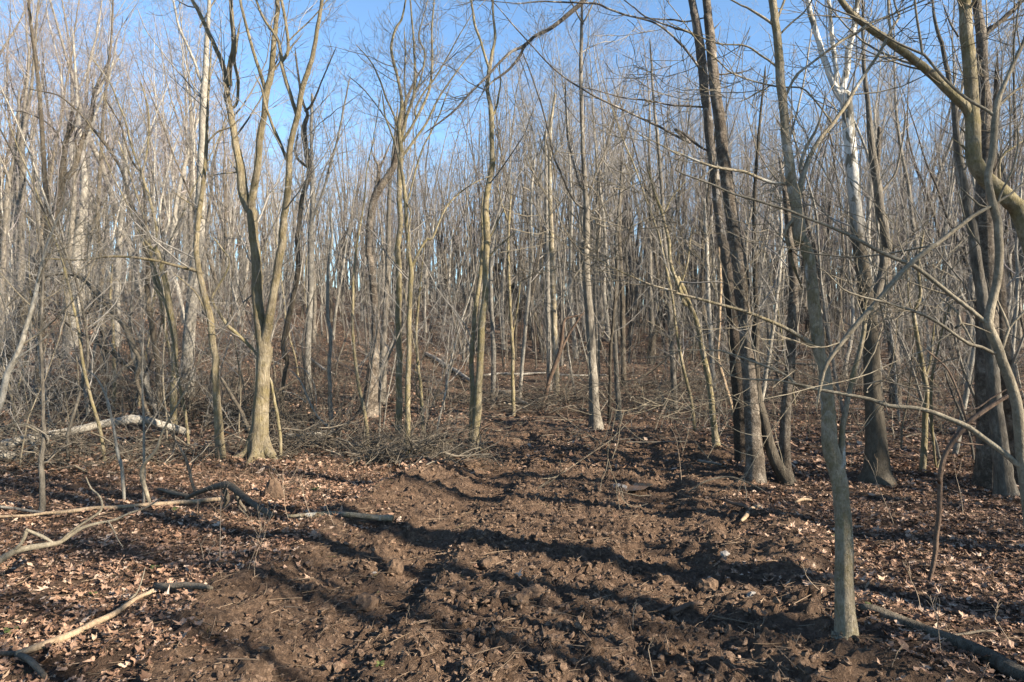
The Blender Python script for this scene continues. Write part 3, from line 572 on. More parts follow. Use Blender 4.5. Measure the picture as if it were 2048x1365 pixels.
traced('bare_tree', 'dark trunk leaning left, its foot between the scaly trunk and the slim one', 'tree', ('brown', 'twig'), 'h590,1285,80 h540,1190,60 h505,1100,56 h478,1000,50 h455,900,44 h435,800,36 h425,650,30 h430,450,26 h420,200,24 h415,0,22 g415,1200,20 g420,1000,18 g440,700,14 g470,400,10', [], top=13, seed=33, tw=0.6, flare=0.2)
traced('bare_tree', 'slim dark brown trunk sharing its foot with the left leaning trunk', 'tree', ('scaly', 'twig'), 'h585,1270,70 h575,1180,62 h575,1050,56 h588,850,52 h598,700,50 h608,550,46 h615,400,46 h620,200,46 h612,50,42 g600,1250,36 g580,1000,28 g560,900,20', [], top=9, seed=34, tw=0.5, flare=0.1)
traced('maple_tree', 'slender lichen patched tree nearest on the right, forked low with a mossy crotch', 'tree', ('maple', 'branch'),
 'i1002,1195,122 i1005,1100,112 i1003,1000,108 i998,850,104 i993,700,100 i990,500,96 i983,350,92 i972,250,90 i962,170,92 h830,1130,86 h808,1020,76 h800,850,68 h785,720,64 h768,600,62 h750,480,62 h730,340,62 h712,200,60 h692,80,60 h668,0,60 g655,1280,64 g650,1180,70 g635,1080,58 g610,960,54 g592,830,48 g582,700,46 g575,600,44 g555,450,44 g545,330,44 g535,220,42 g520,100,42 g512,0,40',
 ['h880,1190,50 h880,1120,38 h885,1030,32 h905,900,28 h930,780,26 h955,680,25 h975,600,24 h1000,500,22 h1005,430,20', 'g660,1120,50 g672,1030,38 g682,950,32 g700,880,28 g730,810,26 g790,710,22 g850,640,20 g885,585,20 g930,520,20 g980,430,18 g1050,330,17 g1110,240,16 g1160,140,13 g1205,65,12 g1180,0,9',
  'g700,870,18 g715,800,18 g745,720,17 g780,660,14 g810,580,10 g830,480,7', 'g582,570,16 g595,510,15 g625,440,14 g665,370,14 g740,310,12 g850,225,14 g920,180,13 g985,145,13 g1050,100,12 g1150,55,10 g1240,20,9', 'g548,195,12 g580,150,11 g640,90,10 g700,40,9 g730,0,8',
  'h745,560,34 h715,545,32 h680,515,26 h640,490,24 h580,455,20 h500,420,18 h400,378,18 h300,352,16 h200,325,16 h100,298,14 h0,272,13 e1780,270,11 e1650,235,9 e1560,200,8 e1450,150,7 e1380,110,6 e1280,60,4',
  'g885,580,12 g840,510,10 g780,440,10 g730,400,10 g640,400,10 g560,388,10 g470,365,9 g400,340,9 g330,305,9 g280,250,8 g200,180,7 g120,80,6 g60,0,5', 'g570,955,18 g500,938,18 g440,915,17 g380,890,16 g300,880,15 g220,865,14 g140,835,13 g60,800,12 g0,780,12 d1800,800,9 d1700,750,7 d1600,700,5',
  'g640,1150,24 g600,1210,22 g610,1260,20 g628,1320,18 h615,0,18 h630,90,18 h655,160,16', 'g495,70,16 g450,40,15 g400,10,12 g370,0,10', 'g510,290,12 g470,265,12 g430,235,11 g370,212,10 g280,210,8 g200,190,7 g100,150,7 g0,100,5', 'g540,120,16 g565,60,15 g590,0,13',
  'g510,435,9 g470,450,9 g420,480,8 g380,495,6', 'h765,590,8 h740,700,7 h735,640,5', 'h795,760,6 h735,730,5 h690,700,4'],
 top=9, seed=35, tw=1.2, low=0.4, flare=0.28, depth=0.02)
traced('sycamore_tree', 'stout rough based tree with white sycamore limbs above, right of the lichen patched tree', 'tree', ('sycamore', 'twig'),
 'h1058,1275,150 h1060,1200,112 h1058,1080,98 h1045,900,88 h1035,720,82 h1030,560,78 h1020,420,76 h1000,280,74 h985,150,68 h968,30,64 g962,1260,64 g945,1080,62 g930,900,60 g918,750,58 g905,600,58 g892,500,64',
 ['g885,470,38 g855,400,34 g825,320,32 g795,240,30 g770,160,28 g750,80,28 g730,0,26', 'g880,440,24 g872,330,24 g860,200,22 g850,100,20 g838,0,18', 'g900,480,42 g920,400,36 g935,330,34 g942,250,32 g962,170,32 g975,80,28 g982,0,26'], top=15, seed=36, flare=0.25, tw=0.8, low=0.4)
traced('bare_tree', 'dark elbowed stem forking off behind the sycamore trunk', 'tree', ('grey', 'twig'),
 'h1075,1150,70 h1050,900,62 h1040,600,56 h1030,420,52 h1050,300,48 h1080,200,42 h1098,100,40 h1112,0,42 g1110,1310,42 g1100,1200,42 g1080,1120,44 g1065,1000,42 g1050,900,40 g1035,800,36 g1022,680,32 g1015,560,26 g1000,450,22 g990,300,18 g985,150,14 g982,0,12',
 ['g1080,990,12 g1130,920,11 g1160,800,10 g1180,650,8'], top=12, seed=37, tw=0.8)
traced('leaning_tree', 'mossy leaning tree entering from the right edge with a heavy diagonal limb', 'tree', ('mossy', 'branch'),
 'z2230,1150,66 z2190,900,58 z2140,700,54 m950,1210,90 m890,1110,88 m820,1040,82 m740,970,82 m680,880,78 m670,780,75 m672,680,72 m668,560,68 m660,450,67 m650,340,65 m635,200,65 m632,80,63 m632,0,63',
 ['m672,700,40 m660,640,48 m635,585,52 m590,545,49 m520,470,47 m450,410,45 m380,350,42 m300,290,42 m200,220,42 m110,150,39 m30,90,34 m-20,30,32 m-60,-20,29', 'm820,870,13 m880,810,12 m950,765,10', 'm660,885,8 m620,860,7 m560,820,5 m510,795,4', 'm640,830,14 m615,800,13 m600,790,9'],
 D=4.9, top=8, seed=38, tw=0.9, low=0.5, depth=0.0)
traced('scaly_tree', 'tall dark straight trunk behind the leaning tree at far right', 'tree', ('scaly', 'twig'),
 'n640,1200,150 n640,1050,118 n632,900,100 n622,700,92 n622,500,90 n625,300,88 n620,100,84 n615,0,84 m735,1100,90 m735,900,74 m740,750,58 m738,600,56 m730,450,54 m720,300,52 m712,180,52 m700,80,46 m695,0,42',
 ['m720,240,14 m760,170,24 m830,110,26 m900,50,26 m950,0,24', 'm700,190,14 m760,150,12 m850,110,10 m950,80,8'], top=16, seed=39, tw=0.7, low=0.45)
traced('bare_tree', 'grey ridged trunk with a moss footed base in front of the tall dark trunk', 'tree', ('grey', 'twig'),
 'n712,1240,100 n700,1150,74 n685,1020,66 n668,880,60 n655,740,56 n640,600,52 n622,480,50 n605,350,48 n590,250,46 n572,130,44 n555,0,42 m640,1150,40 m615,950,36 m585,800,34 m572,600,32 m555,500,26 m520,350,22 m500,240,20 m475,160,18 m455,60,14 m450,0,12',
 ['m600,800,10 m545,740,9', 'm510,260,10 m470,200,9 m440,120,7'], top=13, seed=40, tw=0.8, flare=0.12)
traced('bare_tree', 'dark trunk leaning left at the far right, partly behind the crooked sapling', 'tree', ('scaly', 'twig'), 'n775,1180,80 n755,1000,74 n735,850,70 n712,650,66 n690,500,60 n680,350,54 n670,150,48 n668,0,44 m780,1000,40 m790,700,30 m800,400,22', [], top=11, seed=41, tw=0.8)
traced('sapling', 'crooked sapling close on the right whose boughs sweep across the picture', 'sapling', ('branch', 'branch'),
 'z2105,1420,30 z2090,1250,28 z2068,1080,26 z2050,950,24 n780,1060,46 n775,950,46 n755,800,44 n725,700,42 n690,620,40 n660,540,40 n630,470,40 n622,440,42 n640,370,36 n665,280,34 n680,180,34 n675,60,34 n672,0,34 m800,1200,42 m770,1090,38 m755,980,36 m770,900,34 m785,800,34 m790,680,34 m800,600,32 m820,520,26 m850,440,22 m890,350,22 m930,270,22 m960,200,20 z2070,20,7 z2095,-70,5',
 ['m790,630,22 m740,600,18 m680,565,18 m600,510,16 m530,450,16 m460,370,15 m400,300,15 m330,270,13 m200,205,12 m100,140,10 m10,90,10 g780,30,7 g740,0,6', 'm395,300,14 m385,220,13 m370,120,12 m355,20,12 m350,-40,10', 'm800,590,18 m850,540,16 m900,500,14 m960,465,12',
  'n622,450,34 n600,430,24 n540,380,20 n470,325,20 n400,270,20 n340,225,20 n290,190,20 n220,160,18 n140,125,18 n60,80,16 n0,50,15 g990,1270,17 g900,1225,16 g800,1185,15 g700,1150,14 g600,1110,14 g500,1080,13 g400,1045,12 g300,1015,11 g200,970,11 g100,935,9 g0,895,8 d1780,850,6',
  'm800,1110,22 m740,1140,20 m660,1180,22 m560,1260,24 m470,1340,24 n380,95,24 n290,165,24 n210,250,24 n130,340,24 n60,420,26 n0,490,24 h800,640,22 h770,730,22 h755,800,16 h750,835,10', 'n650,585,16 n600,560,14 n540,545,16 n490,510,14 n430,465,14 n340,410,13 n240,375,12 n150,350,11 n60,330,9 n0,310,8 h880,260,8 h800,180,6',
  'n790,1110,30 n770,1095,28 n700,1035,26 n620,980,26 n540,925,26 n460,890,22 n370,855,20 n280,835,19 n180,825,19 n90,795,17 n0,775,15 h640,760,15 h600,720,14 h500,670,13 h400,635,13 h300,600,11 h240,580,9 h150,578,7 h0,580,5', 'h840,795,14 h640,757,12 h540,750,11 h430,745,9 h370,725,8 h310,660,7 h240,600,6',
  'h370,725,8 h400,640,7 h430,560,7 h480,460,5', 'n690,560,14 n710,500,12 n720,470,14 n700,420,12 n670,350,9', 'n725,470,12 n760,440,12 n792,410,12', 'm760,1140,10 m700,1120,10 m600,1030,9 m590,1060,8 m640,1240,8 m700,1330,7', 'm810,1100,14 m840,1020,13 m890,920,12 m920,800,12 m915,710,8', 'm820,1090,14 m870,1060,12 m930,1010,11',
  'n540,520,8 n500,450,14 n475,470,14 n500,455,10 n480,400,10 n440,365,8', 'n500,450,9 n560,460,7 n610,480,5'],
 D=2.75, seed=42, tw=0.75, low=0.2, depth=0.0, twigr=0.0016)
traced('sapling', 'reddish crooked stem bending right over the shaded leaves at the right', 'sapling', ('reddish', 'branch'),
 'i1490,772,22 i1510,690,26 i1530,560,28 i1545,400,28 i1555,250,26 i1560,120,28 i1580,40,24 n405,1170,20 n420,1080,20 n450,1010,20 n490,960,22 n540,900,22 n620,840,20 n700,790,18 n780,750,14 z2090,760,6 z2180,700,4',
 ['n545,905,12 n500,880,12 n480,800,12 n450,720,11 n420,660,9 n380,620,8 n330,575,6', 'n500,840,9 n560,830,9 n620,790,8 n680,755,6', 'n470,985,8 n500,990,8 n525,992,8'], seed=43, tw=0.3, low=0.5)
traced('bare_tree', 'small tree leaning with a kinked stem and mossy patches beyond the stout rough tree', 'tree', ('mossy', 'twig'), 'n330,1130,30 n340,950,26 n345,750,24 n320,600,20 n300,480,18 n290,400,16 n320,320,14 n310,200,12 n330,60,10', ['n345,700,12 n370,600,12 n380,500,10', 'n292,430,9 n270,330,8 n265,200,6', 'n410,1060,8 n390,1100,9 n370,880,14 n372,700,12 n400,560,9 n440,400,8 n480,330,6'], seed=44, tw=0.6)
traced('bare_tree', 'brown trunk in the background right of the stout rough tree', 'tree', ('scaly', 'twig'), 'n205,830,54 n205,650,48 n190,500,40 n175,350,36 n165,150,34 n150,0,30 m150,1000,26 m160,700,18', [], seed=45, top=14, tw=0.6)
# left side
traced('sapling', 'thin straight sapling standing alone at the left edge in front of the fallen log', 'sapling', ('grey', 'branch'),
 'k385,1255,56 k388,1150,50 k388,1000,50 k378,880,46 k372,800,46 k385,700,42 k405,600,36 k402,450,32 k395,300,30 k385,100,28 k380,0,28 b222,700,16 b215,560,16 b218,400,15 b225,250,13 b228,120,12 b222,0,12 a215,1300,11 a195,1150,10 a180,1000,8 a170,850,6', ['k410,640,14 k440,590,16 k400,530,14 k330,490,12 k250,450,12 k150,440,9 k70,455,8'], seed=50, tw=0.6, low=0.3)
traced('sapling', 'pale smooth sapling leaning in from the left edge', 'sapling', ('pale', 'branch'),
 'z-70,1130,15 z-45,980,13 z-20,860,12 b0,880,30 b30,730,30 b60,660,30 b100,580,26 b145,440,22 b185,300,20 b215,150,16 b240,50,13 a265,1250,12 a310,1140,11 a370,1060,9', ['b60,650,12 b110,610,11 b180,560,9 b235,515,6', 'b35,700,9 b90,680,7 b160,640,5'], D=5.2, seed=51, tw=0.8, low=0.2)
traced('bare_tree', 'large dark trunk leaning right at the left edge of the hillside', 'tree', ('brown', 'twig_pink'),
 'b10,790,76 b30,680,70 b75,530,66 b120,390,60 b165,240,58 b215,100,54 a245,1300,52 a280,1180,48 a310,1060,42 a322,960,40 a328,900,34 a338,820,26 a350,740,24 a370,640,18 a385,560,14',
 ['a325,930,30 a370,870,28 a395,780,26 a425,690,22 a455,600,22 a475,490,20 a490,430,14 a540,330,10', 'a318,870,14 a295,790,12 a310,740,12 a350,680,12 a380,580,9', 'a310,750,10 a250,660,9 a180,610,7 a110,580,6 a30,570,4', 'a380,820,12 a360,700,10 a400,640,9'], top=14, seed=52, tw=0.9, flare=0.1)
traced('bare_tree', 'pale forked tree with twisting limbs on the upper left hillside', 'tree', ('pale', 'twig_pink'),
 'b385,560,52 b395,400,46 b400,200,44 a402,1330,42 a415,1200,40 a435,1080,36 a445,960,34 a435,850,28 a425,760,24 a415,650,18 a405,520,14 a395,350,12 a385,200,9', ['a437,850,20 a480,770,18 a510,690,16 a545,580,14 a585,490,12 a620,360,9 a640,250,7'], top=15, seed=53, tw=0.9)
traced('bare_tree', 'leaning straight pale trunk between the dark leaner and the forked pale tree', 'tree', ('grey', 'twig_pink'), 'b345,620,34 b350,450,32 b360,250,30 a365,1320,30 a385,1100,24 a392,950,20 a395,800,16 a400,600,12', [], top=15, seed=54, tw=0.9)
traced('bent_tree', 'brown tree arching over to the left with its peeled crown hanging', 'tree', ('dead', 'twig'),
 'k1400,440,34 k1330,320,34 k1290,180,34 k1240,40,34 b740,640,30 b700,560,30 b680,510,30 b650,450,30 b610,400,30 b570,350,32 b530,300,34 b490,255,34 b455,215,32 b410,188,28 b350,176,22 b290,180,20 b235,195,16 b180,225,12 b110,280,9 b50,340,6', ['b480,260,9 b470,330,8 b430,400,6', 'b350,176,9 b280,230,8 b220,320,6'], seed=55, tw=0.5, low=0)
traced('sapling', 'forked clump stem with a bright lower trunk right of the fallen log', 'sapling', ('mossy', 'twig'),
 'b912,1000,34 b915,900,32 b912,750,32 b920,600,30 b912,480,32 b898,400,34 b885,320,34 b868,230,34 b850,150,30 b835,90,26 b822,45,24 a825,1340,18 a822,1200,16 a795,1080,15 a765,980,15 a735,880,12 a695,780,11 a660,640,10 a620,540,9 a580,440,7 a500,330,6', ['b822,50,16 b795,25,14 b775,0,10', 'a770,960,10 a800,850,9 a815,720,9 a812,590,8 a780,480,7', 'b885,330,20 b850,280,20 b830,220,18 b815,140,16 b805,60,14 a800,1300,10'], seed=56, tw=0.9)
traced('sapling', 'tall dark stemmed clump trunk bowing left beside the bright one', 'sapling', ('brown', 'twig'),
 'b845,960,30 b840,850,28 b832,700,28 b818,580,28 b800,460,26 b785,370,26 b775,250,24 b778,130,24 b770,20,24 a762,1320,20 a750,1210,18 a715,1120,16 a680,1050,16 a660,970,14 a640,900,14 a590,810,16 a540,740,16 a490,680,13 a440,620,10 a380,560,9 a300,500,7 a160,470,5', ['a765,1260,14 a770,1120,14 a760,1000,14 a755,930,12 a700,850,11 a665,760,10 a640,660,9 a580,560,7', 'a590,810,8 a640,880,6'], seed=57, tw=0.9)
traced('bent_tree', 'blackish stem leaning far left out of the clump', 'tree', ('brown', 'twig'),
 'b815,910,36 b790,820,36 b760,740,34 b730,690,28 b690,670,24 b640,640,22 b590,600,20 b540,565,18 b490,520,18 b430,490,16 b380,460,12 b320,420,9', ['b430,490,10 b480,460,9 b520,430,7 b600,400,5', 'b545,565,8 b500,440,8 b420,410,7 b260,370,7'], seed=58, tw=0.6, low=0)
traced('bent_tree', 'pale inclined stem crossing the blackish one in the clump', 'tree', ('pale', 'twig'), 'b835,930,30 b800,830,30 b770,760,30 b730,670,28 b700,600,24 b680,480,20 b690,360,14 b700,200,10 b690,100,7', ['b790,800,18 b760,640,18 b740,530,16 b700,440,12'], seed=59, tw=0.8)
traced('sapling', 'slim wavy sapling rooted before the brush, second right of the left edge one', 'sapling', ('pale', 'branch'), 'k1130,1150,28 k1120,1000,28 k1110,850,30 k1075,720,28 k1055,600,26 k1035,480,22 k1015,390,22 k990,260,18 k940,130,16 k880,30,12 b480,700,6', ['k1015,390,12 k970,280,12 k960,150,10'], seed=60, tw=0.7, low=0.3)
traced('sapling', 'S bent brown sapling in the thicket below the log', 'sapling', ('branch', 'branch'), 'k1365,1215,30 k1335,1080,36 k1300,960,40 k1295,880,36 k1330,800,34 k1400,720,34 k1440,640,28 k1470,540,24 k1520,440,20 k1590,320,18 k1660,200,16 k1740,50,12 b1060,600,6 b1110,560,4', ['k1560,360,10 k1480,280,9 k1420,160,7'], seed=61, tw=0.7, low=0.3)
traced('sapling', 'small forked grey sapling between thicket and mossy tree foot', 'sapling', ('grey', 'branch'), 'k1785,1135,26 k1760,1000,26 k1735,900,24 k1710,820,24 k1680,740,24 k1640,660,18 k1600,600,10', ['k1735,890,12 k1760,800,9 k1790,760,6'], seed=62, tw=0.8, low=0.3)
traced('sapling', 'pencil thin pale sapling against the log end', 'sapling', ('pale', 'branch'), 'k1305,1160,24 k1315,900,24 k1310,650,22 k1310,400,20 k1300,200,16 k1295,60,14 b750,600,7 b755,450,5', [], seed=63, tw=0.6, low=0.4)
traced('bare_tree', 'yellow mossy thin stem behind the log near the left', 'sapling', ('mossy', 'twig'), 'b600,900,18 b602,760,18 b600,600,16 b592,440,14 b580,300,12 b590,150,10', [], seed=64, tw=0.8)
traced('bare_tree', 'pale lit trunk right of the forked pale tree on the hillside', 'tree', ('pale', 'twig_pink'), 'b610,560,38 b615,300,34 b622,100,34 a625,1300,32 a645,1100,28 a660,900,22 a650,700,16', [], top=16, seed=65, tw=0.8)
traced('bare_tree', 'smooth pale double bending trunk in the upper left backdrop', 'tree', ('pale', 'twig_pink'), 'b420,400,44 b425,200,40 a420,1340,38 a440,1150,36 a442,960,36 a430,800,24 a445,700,22 a500,520,18 a560,400,14 a620,310,10', [], top=17, seed=66, tw=0.9)
traced('bare_tree', 'thin limbed tree at the extreme left edge', 'tree', ('grey', 'twig_pink'), 'b20,620,34 b10,300,30 a20,1330,28 a30,1150,26 a40,980,24 a70,860,18 a95,700,14 a100,500,10', ['a40,980,14 a20,900,12 a0,850,10'], top=16, seed=67, tw=0.9)
#@END_TREES

# ------------------------------------------------------------------ logs, fallen branches
def lying(name, label, cat, mat, line, limbs=(), Ds=None, sides=12, group=None, lift=0.0, lump=0.08, cut=True):
    """fallen wood following the photo; Ds=(D0,D1) when it is propped clear of the ground"""
    pl = parse(line)
    def conv(pl, Ds, D0=None):
        P = []; R = []
        for i, (px, py, w) in enumerate(pl):
            if Ds: D = Ds[0] + (Ds[1]-Ds[0])*i/max(1, len(pl)-1)
            else: D = hit(px, py + w*0.42)
            r = w/2/FPX*D; p = np.array(ray(px, py, D))
            if not Ds: p[1] += r*0.6; p[2] = float(H(p[0], p[1])) + r*0.75 + 0.04 + lift
            P.append(p); R.append(r)
        return P, R
    P, R = conv(pl, Ds)
    if not Ds:                                  # stiff wood bridges the hollows
        z = np.array([p[2] for p in P]); g_ = np.array([float(G(p[0], p[1])) for p in P]) + np.array(R)*0.75 + 0.03; q = np.arange(len(P))
        if len(P) > 2:
            f = np.polyfit(q, g_, 1); g_ = 0.25*g_ + 0.75*np.polyval(f, q)
        for p, zz in zip(P, g_): p[2] = float(zz) + lift
    base = np.array([P[0][0], P[0][1], float(G(P[0][0], P[0][1]))]); root = link(name, None, loc=base); tag(root, label, cat, group)
    def tube(P, R, nm, cut):
        P = [p - base for p in P]; Ps, Rs = smooth_line(P, R, max(0.05, R[0]*0.9))
        if cut:
            d0 = Ps[0]-Ps[1]; d0 /= np.linalg.norm(d0); d1 = Ps[-1]-Ps[-2]; d1 /= np.linalg.norm(d1)
            Ps = np.vstack([Ps[:1]+d0*.004, Ps, Ps[-1:]+d1*.004]); Rs = np.concatenate([[0.001], Rs, [0.001]])
        T = Tubes(); T.add(Ps, Rs, sides if R[0] > 0.02 else 7); V, F_ = T.arrays(lump, len(Ps))
        link(nm, mesh_from(name+"_"+nm, V, F_, M[mat]), root)
    tube(P, R, 'trunk' if R[0] > 0.06 else 'stick', cut)
    for s in limbs:
        l = parse(s); j = min(range(len(pl)), key=lambda q: math.hypot(pl[q][0]-l[0][0], pl[q][1]-l[0][1]))
        D0 = P[j][1]; dr = random.Random(len(s)).uniform(-.3, .3)
        P2 = [np.array(ray(a[0], a[1], D0 + dr*k/len(l))) for k, a in enumerate(l)]; R2 = [a[2]/2/FPX*D0 for a in l]
        for p in P2: p[2] = max(p[2], float(H(p[0], p[1])) + 0.015)
        tube(P2, R2, 'limb', False)
    return root
lying('fallen_log', 'long pale fallen log with a dark band lying across the left thicket', 'log', 'log', 'k-260,720,110 k-60,670,104 k120,615,94 k300,582,84 k460,540,78 k620,515,74 k780,480,70 k920,450,66 k1060,430,76 k1200,405,84 k1330,420,76 k1450,450,72 k1600,490,66 k1720,530,56', Ds=(8.7, 10.3))
lying('fallen_log', 'lower grey log split beneath the long pale one at the left edge', 'log', 'log', 'k-260,700,90 k-60,715,84 k80,735,84 k170,765,64 k215,800,30', ['k170,765,26 k250,720,30 k330,690,28 k290,620,20 k262,565,14'], Ds=(8.3, 8.8))
lying('fallen_branch', 'mossy bowed branch jutting up in front of the pale log', 'branch', 'branch', 'k90,450,12 k180,452,16 k260,475,18 k340,520,18 k400,560,18 k440,610,16', Ds=(8.6, 8.8))
lying('fallen_log', 'dark log lying in the brush pile right of the oak foot', 'log', 'log', 'j830,905,44 j950,895,50 j1060,890,52 j1180,880,56 j1290,880,48 j1370,885,36', ['j1180,880,20 j1260,930,22 j1340,950,18', 'j900,880,18 j960,800,16 j1080,850,14'])
lying('fallen_branch', 'thick dark branch propped against the left side of the oak foot', 'branch', 'dead', 'j215,290,30 j300,420,34 j380,560,36 j450,700,40 j510,840,46', ['j470,740,22 j530,690,18 j590,635,10'], Ds=(9.7, 9.4))
lying('fallen_branch', 'dark limb hanging between the oak and the pale tree behind', 'branch', 'dead', 'j715,450,36 j800,420,34 j880,380,28 j950,330,22 j1010,295,16 j1080,290,8', Ds=(11.3, 11.6))
lying('fallen_branch', 'forked bleached branch arching beside the white sapling', 'branch', 'log', 'j1370,820,22 j1280,760,22 j1200,670,20 j1140,570,20 j1090,460,18 j1040,340,15 j970,250,12 j910,200,9', ['j1180,640,9 j1190,500,9 j1160,330,9 j1090,220,9 j1010,180,8 j930,190,7', 'j1090,540,9 j1000,470,9 j930,440,8 j850,430,6'], Ds=(10.6, 10.9))
lying('fallen_branch', 'long pale stick lying along the leaves from the left edge to the uprooted root', 'branch', 'strip', 'c-120,425,14 c0,414,16 c150,408,16 c300,398,18 c420,384,24 c560,372,24 c700,366,22 c850,350,24 c1000,334,26 c1150,325,24 c1290,312,22')
lying('fallen_branch', 'grey stick crossing over the left end of the long pale stick', 'branch', 'grey', 'c-120,345,12 c0,352,16 c100,360,18 c200,374,18 c280,388,14 c350,400,9')
lying('uprooted_root', 'arched uprooted root clod in the sunlit leaves left of the track', 'root', 'dead', 'c1090,285,20 c1150,255,28 c1230,222,34 c1310,202,42 c1370,225,42 c1420,270,36 c1470,310,34 c1530,345,36 c1590,385,36', ['c1310,230,30 c1330,290,30 c1310,330,16', 'c1380,240,26 c1400,300,22 c1440,360,10', 'c1420,260,16 c1390,320,12 c1460,400,6'], Ds=(6.1, 5.4))
lying('fallen_branch', 'dark stick lying left of the uprooted root', 'branch', 'dead', 'c920,250,12 c1000,268,24 c1080,285,24 c1140,300,12', ['c940,255,8 c1010,285,9 c1100,300,7 c1180,310,6'])
lying('fallen_branch', 'mossy straight stick at the left edge of the churned earth', 'branch', 'maple', 'c1680,452,18 c1800,455,30 c1920,445,34 c2030,440,34 f200,450,32 f308,452,40')
lying('fallen_branch', 'short brown log with a leaf on it in the left foreground', 'log', 'dead', 'c905,862,34 c960,885,38 c1030,905,40 c1100,925,38 c1170,952,34 c1235,978,24')
lying('fallen_branch', 'long cream coloured stick in the bottom left corner', 'branch', 'strip', 'c90,1262,34 c200,1232,42 c320,1196,46 c430,1145,44 c540,1100,40 c640,1060,36 c720,1010,30 c800,955,24 c890,908,24', ['c320,1196,40 c335,1210,44 c350,1225,20'], lift=0.0)
lying('fallen_branch', 'thin straight stick leaning over the end of the cream one', 'branch', 'branch', 'c655,980,10 c720,915,18 c780,860,14 c810,825,10 c835,750,6 c850,690,4', Ds=(3.9, 4.3))
lying('fallen_branch', 'shadowed bent root at the very bottom left', 'root', 'dead', 'c-80,1262,20 c60,1250,30 c130,1270,36 c190,1320,36 c260,1400,30')
lying('fallen_branch', 'forked bleached branch reaching in from the left edge above the leaves', 'branch', 'branch', 'c-140,720,44 c0,650,40 c80,595,36 c180,565,34 c300,550,30 c350,540,26 c420,495,22 c480,455,20 c580,425,16 c680,405,14 c760,370,11 c870,330,9 c960,270,6',
      ['c350,540,14 c430,470,14 c520,410,14 c590,355,12 c598,300,11 c575,260,10 c535,225,9 c505,160,6', 'c80,595,20 c130,545,20 c155,480,22', 'c310,545,16 c250,510,20 c190,485,18 c150,465,16', 'c630,415,8 c670,480,7 c690,530,6 c720,570,5'], Ds=(4.0, 4.9))
lying('fallen_log', 'brown log running out of the bottom right corner', 'log', 'brown', 'i1085,1055,36 i1180,1065,60 i1300,1100,72 i1450,1150,78 i1600,1190,84 i1750,1230,92 i1900,1290,104 i2080,1360,116 i2250,1430,120', lift=-0.02)
lying('fallen_branch', 'thin dark stick lying parallel behind the bottom right log', 'branch', 'dead', 'i1580,1180,14 i1700,1150,16 i1800,1130,14 i1880,1118,9')
lying('fallen_branch', 'kinked reddish stick on the mid right leaves', 'branch', 'reddish', 'i288,328,14 i340,350,20 i400,378,22 i440,395,20')
lying('fallen_branch', 'cream forked stick beside the kinked reddish one', 'branch', 'strip', 'i500,370,14 i465,385,24 i440,420,28 i410,460,26 i390,485,16', ['i440,430,8 i480,470,8 i460,500,5'])
lying('fallen_branch', 'broken stick pressed into the mud right of centre', 'branch', 'reddish', 'i-20,985,34 i40,960,34 i100,945,26 i160,942,14', ['i-10,985,14 i10,1010,18 i25,1030,10'])
lying('fallen_branch', 'short broken piece just left of the pressed stick', 'branch', 'reddish', 'f1860,970,18 f1900,955,24 f1940,942,20')
lying('fallen_branch', 'pale short stick lying right of the forked cream one', 'branch', 'strip', 'i705,352,10 i750,325,20 i800,318,12')
lying('fallen_branch', 'arched thin branch in the shade left of the scaly pair', 'branch', 'dead', 'i80,250,8 i150,200,10 i230,170,11 i320,160,11 i400,180,11 i470,215,10 i520,240,6', Ds=(6.6, 6.6))
lying('fallen_branch', 'grey stick lying in the shade left of the scaly pair', 'branch', 'grey', 'i135,95,18 i190,115,18 i250,135,14 i300,155,10')
lying('fallen_log', 'grey log sloping down behind the leaning middle tree', 'log', 'log', 'e450,600,18 e510,635,20 e560,665,20 e620,700,20 e690,750,18')
lying('fallen_log', 'dark log lying level on the slope in the centre', 'log', 'log', 'e740,720,10 e830,705,14 e920,712,14 e1010,708,12 e1080,702,8')
lying('fallen_log', 'pair of crossed logs end at the head of the track', 'log', 'log', 'e830,795,14 e880,820,16 e930,845,16 e985,870,14', ['e840,830,10 e900,835,10 e960,850,8'])
lying('fallen_log', 'straight log lying behind the tall grey tree', 'log', 'log', 'e1120,712,9 e1200,716,11 e1290,718,10 e1400,715,8')
lying('fallen_log', 'pale broken log on the bright slope above the white sapling', 'log', 'log', 'j1130,100,24 j1180,140,26 j1240,190,28 j1300,230,26 j1380,260,18')
lying('fallen_log', 'bleached log piece on the slope right of the oak', 'log', 'log', 'j710,115,16 j770,140,18 j830,165,14')

def pile(name, label, cx, cy, rx, ry, h, n, seed, lmin=0.5, lmax=2.2):
    rng = random.Random(seed); T = Tubes()
    bz = float(G(cx, cy))
    for _ in range(n):
        a = rng.uniform(0, 2*math.pi); q = math.sqrt(rng.random()); x = cx + math.cos(a)*rx*q; y = cy + math.sin(a)*ry*q
        z = float(H(x, y)) + h*(1-q*q*0.8)*rng.random()**0.9
        yaw = rng.uniform(0, math.pi*2) if rng.random() < .65 else rng.gauss(0.1, 0.6)
        el = rng.gauss(0.06, 0.38); L = rng.uniform(lmin, lmax)*(0.5+0.5*rng.random())
        d = (math.cos(yaw)*math.cos(el), math.sin(yaw)*math.cos(el), math.sin(el))
        p = (x-d[0]*L/2-cx, y-d[1]*L/2-cy, max(0.03, z-d[2]*L/2-bz))
        grow(T, rng, p, d, L, 0.003 + 0.014*rng.random()**3, 1 if rng.random() < 0.7 else 0, -0.01, 6, 0.24, (0.4, 0.9), 0.0022, n=6)
    V, F_ = T.arrays(); V[:, 2] = np.maximum(V[:, 2], H(V[:, 0]+cx, V[:, 1]+cy) - bz + 0.004)
    o = link(name, mesh_from(name, V, F_, M['brush']), loc=(cx, cy, bz)); tag(o, label, 'brush')
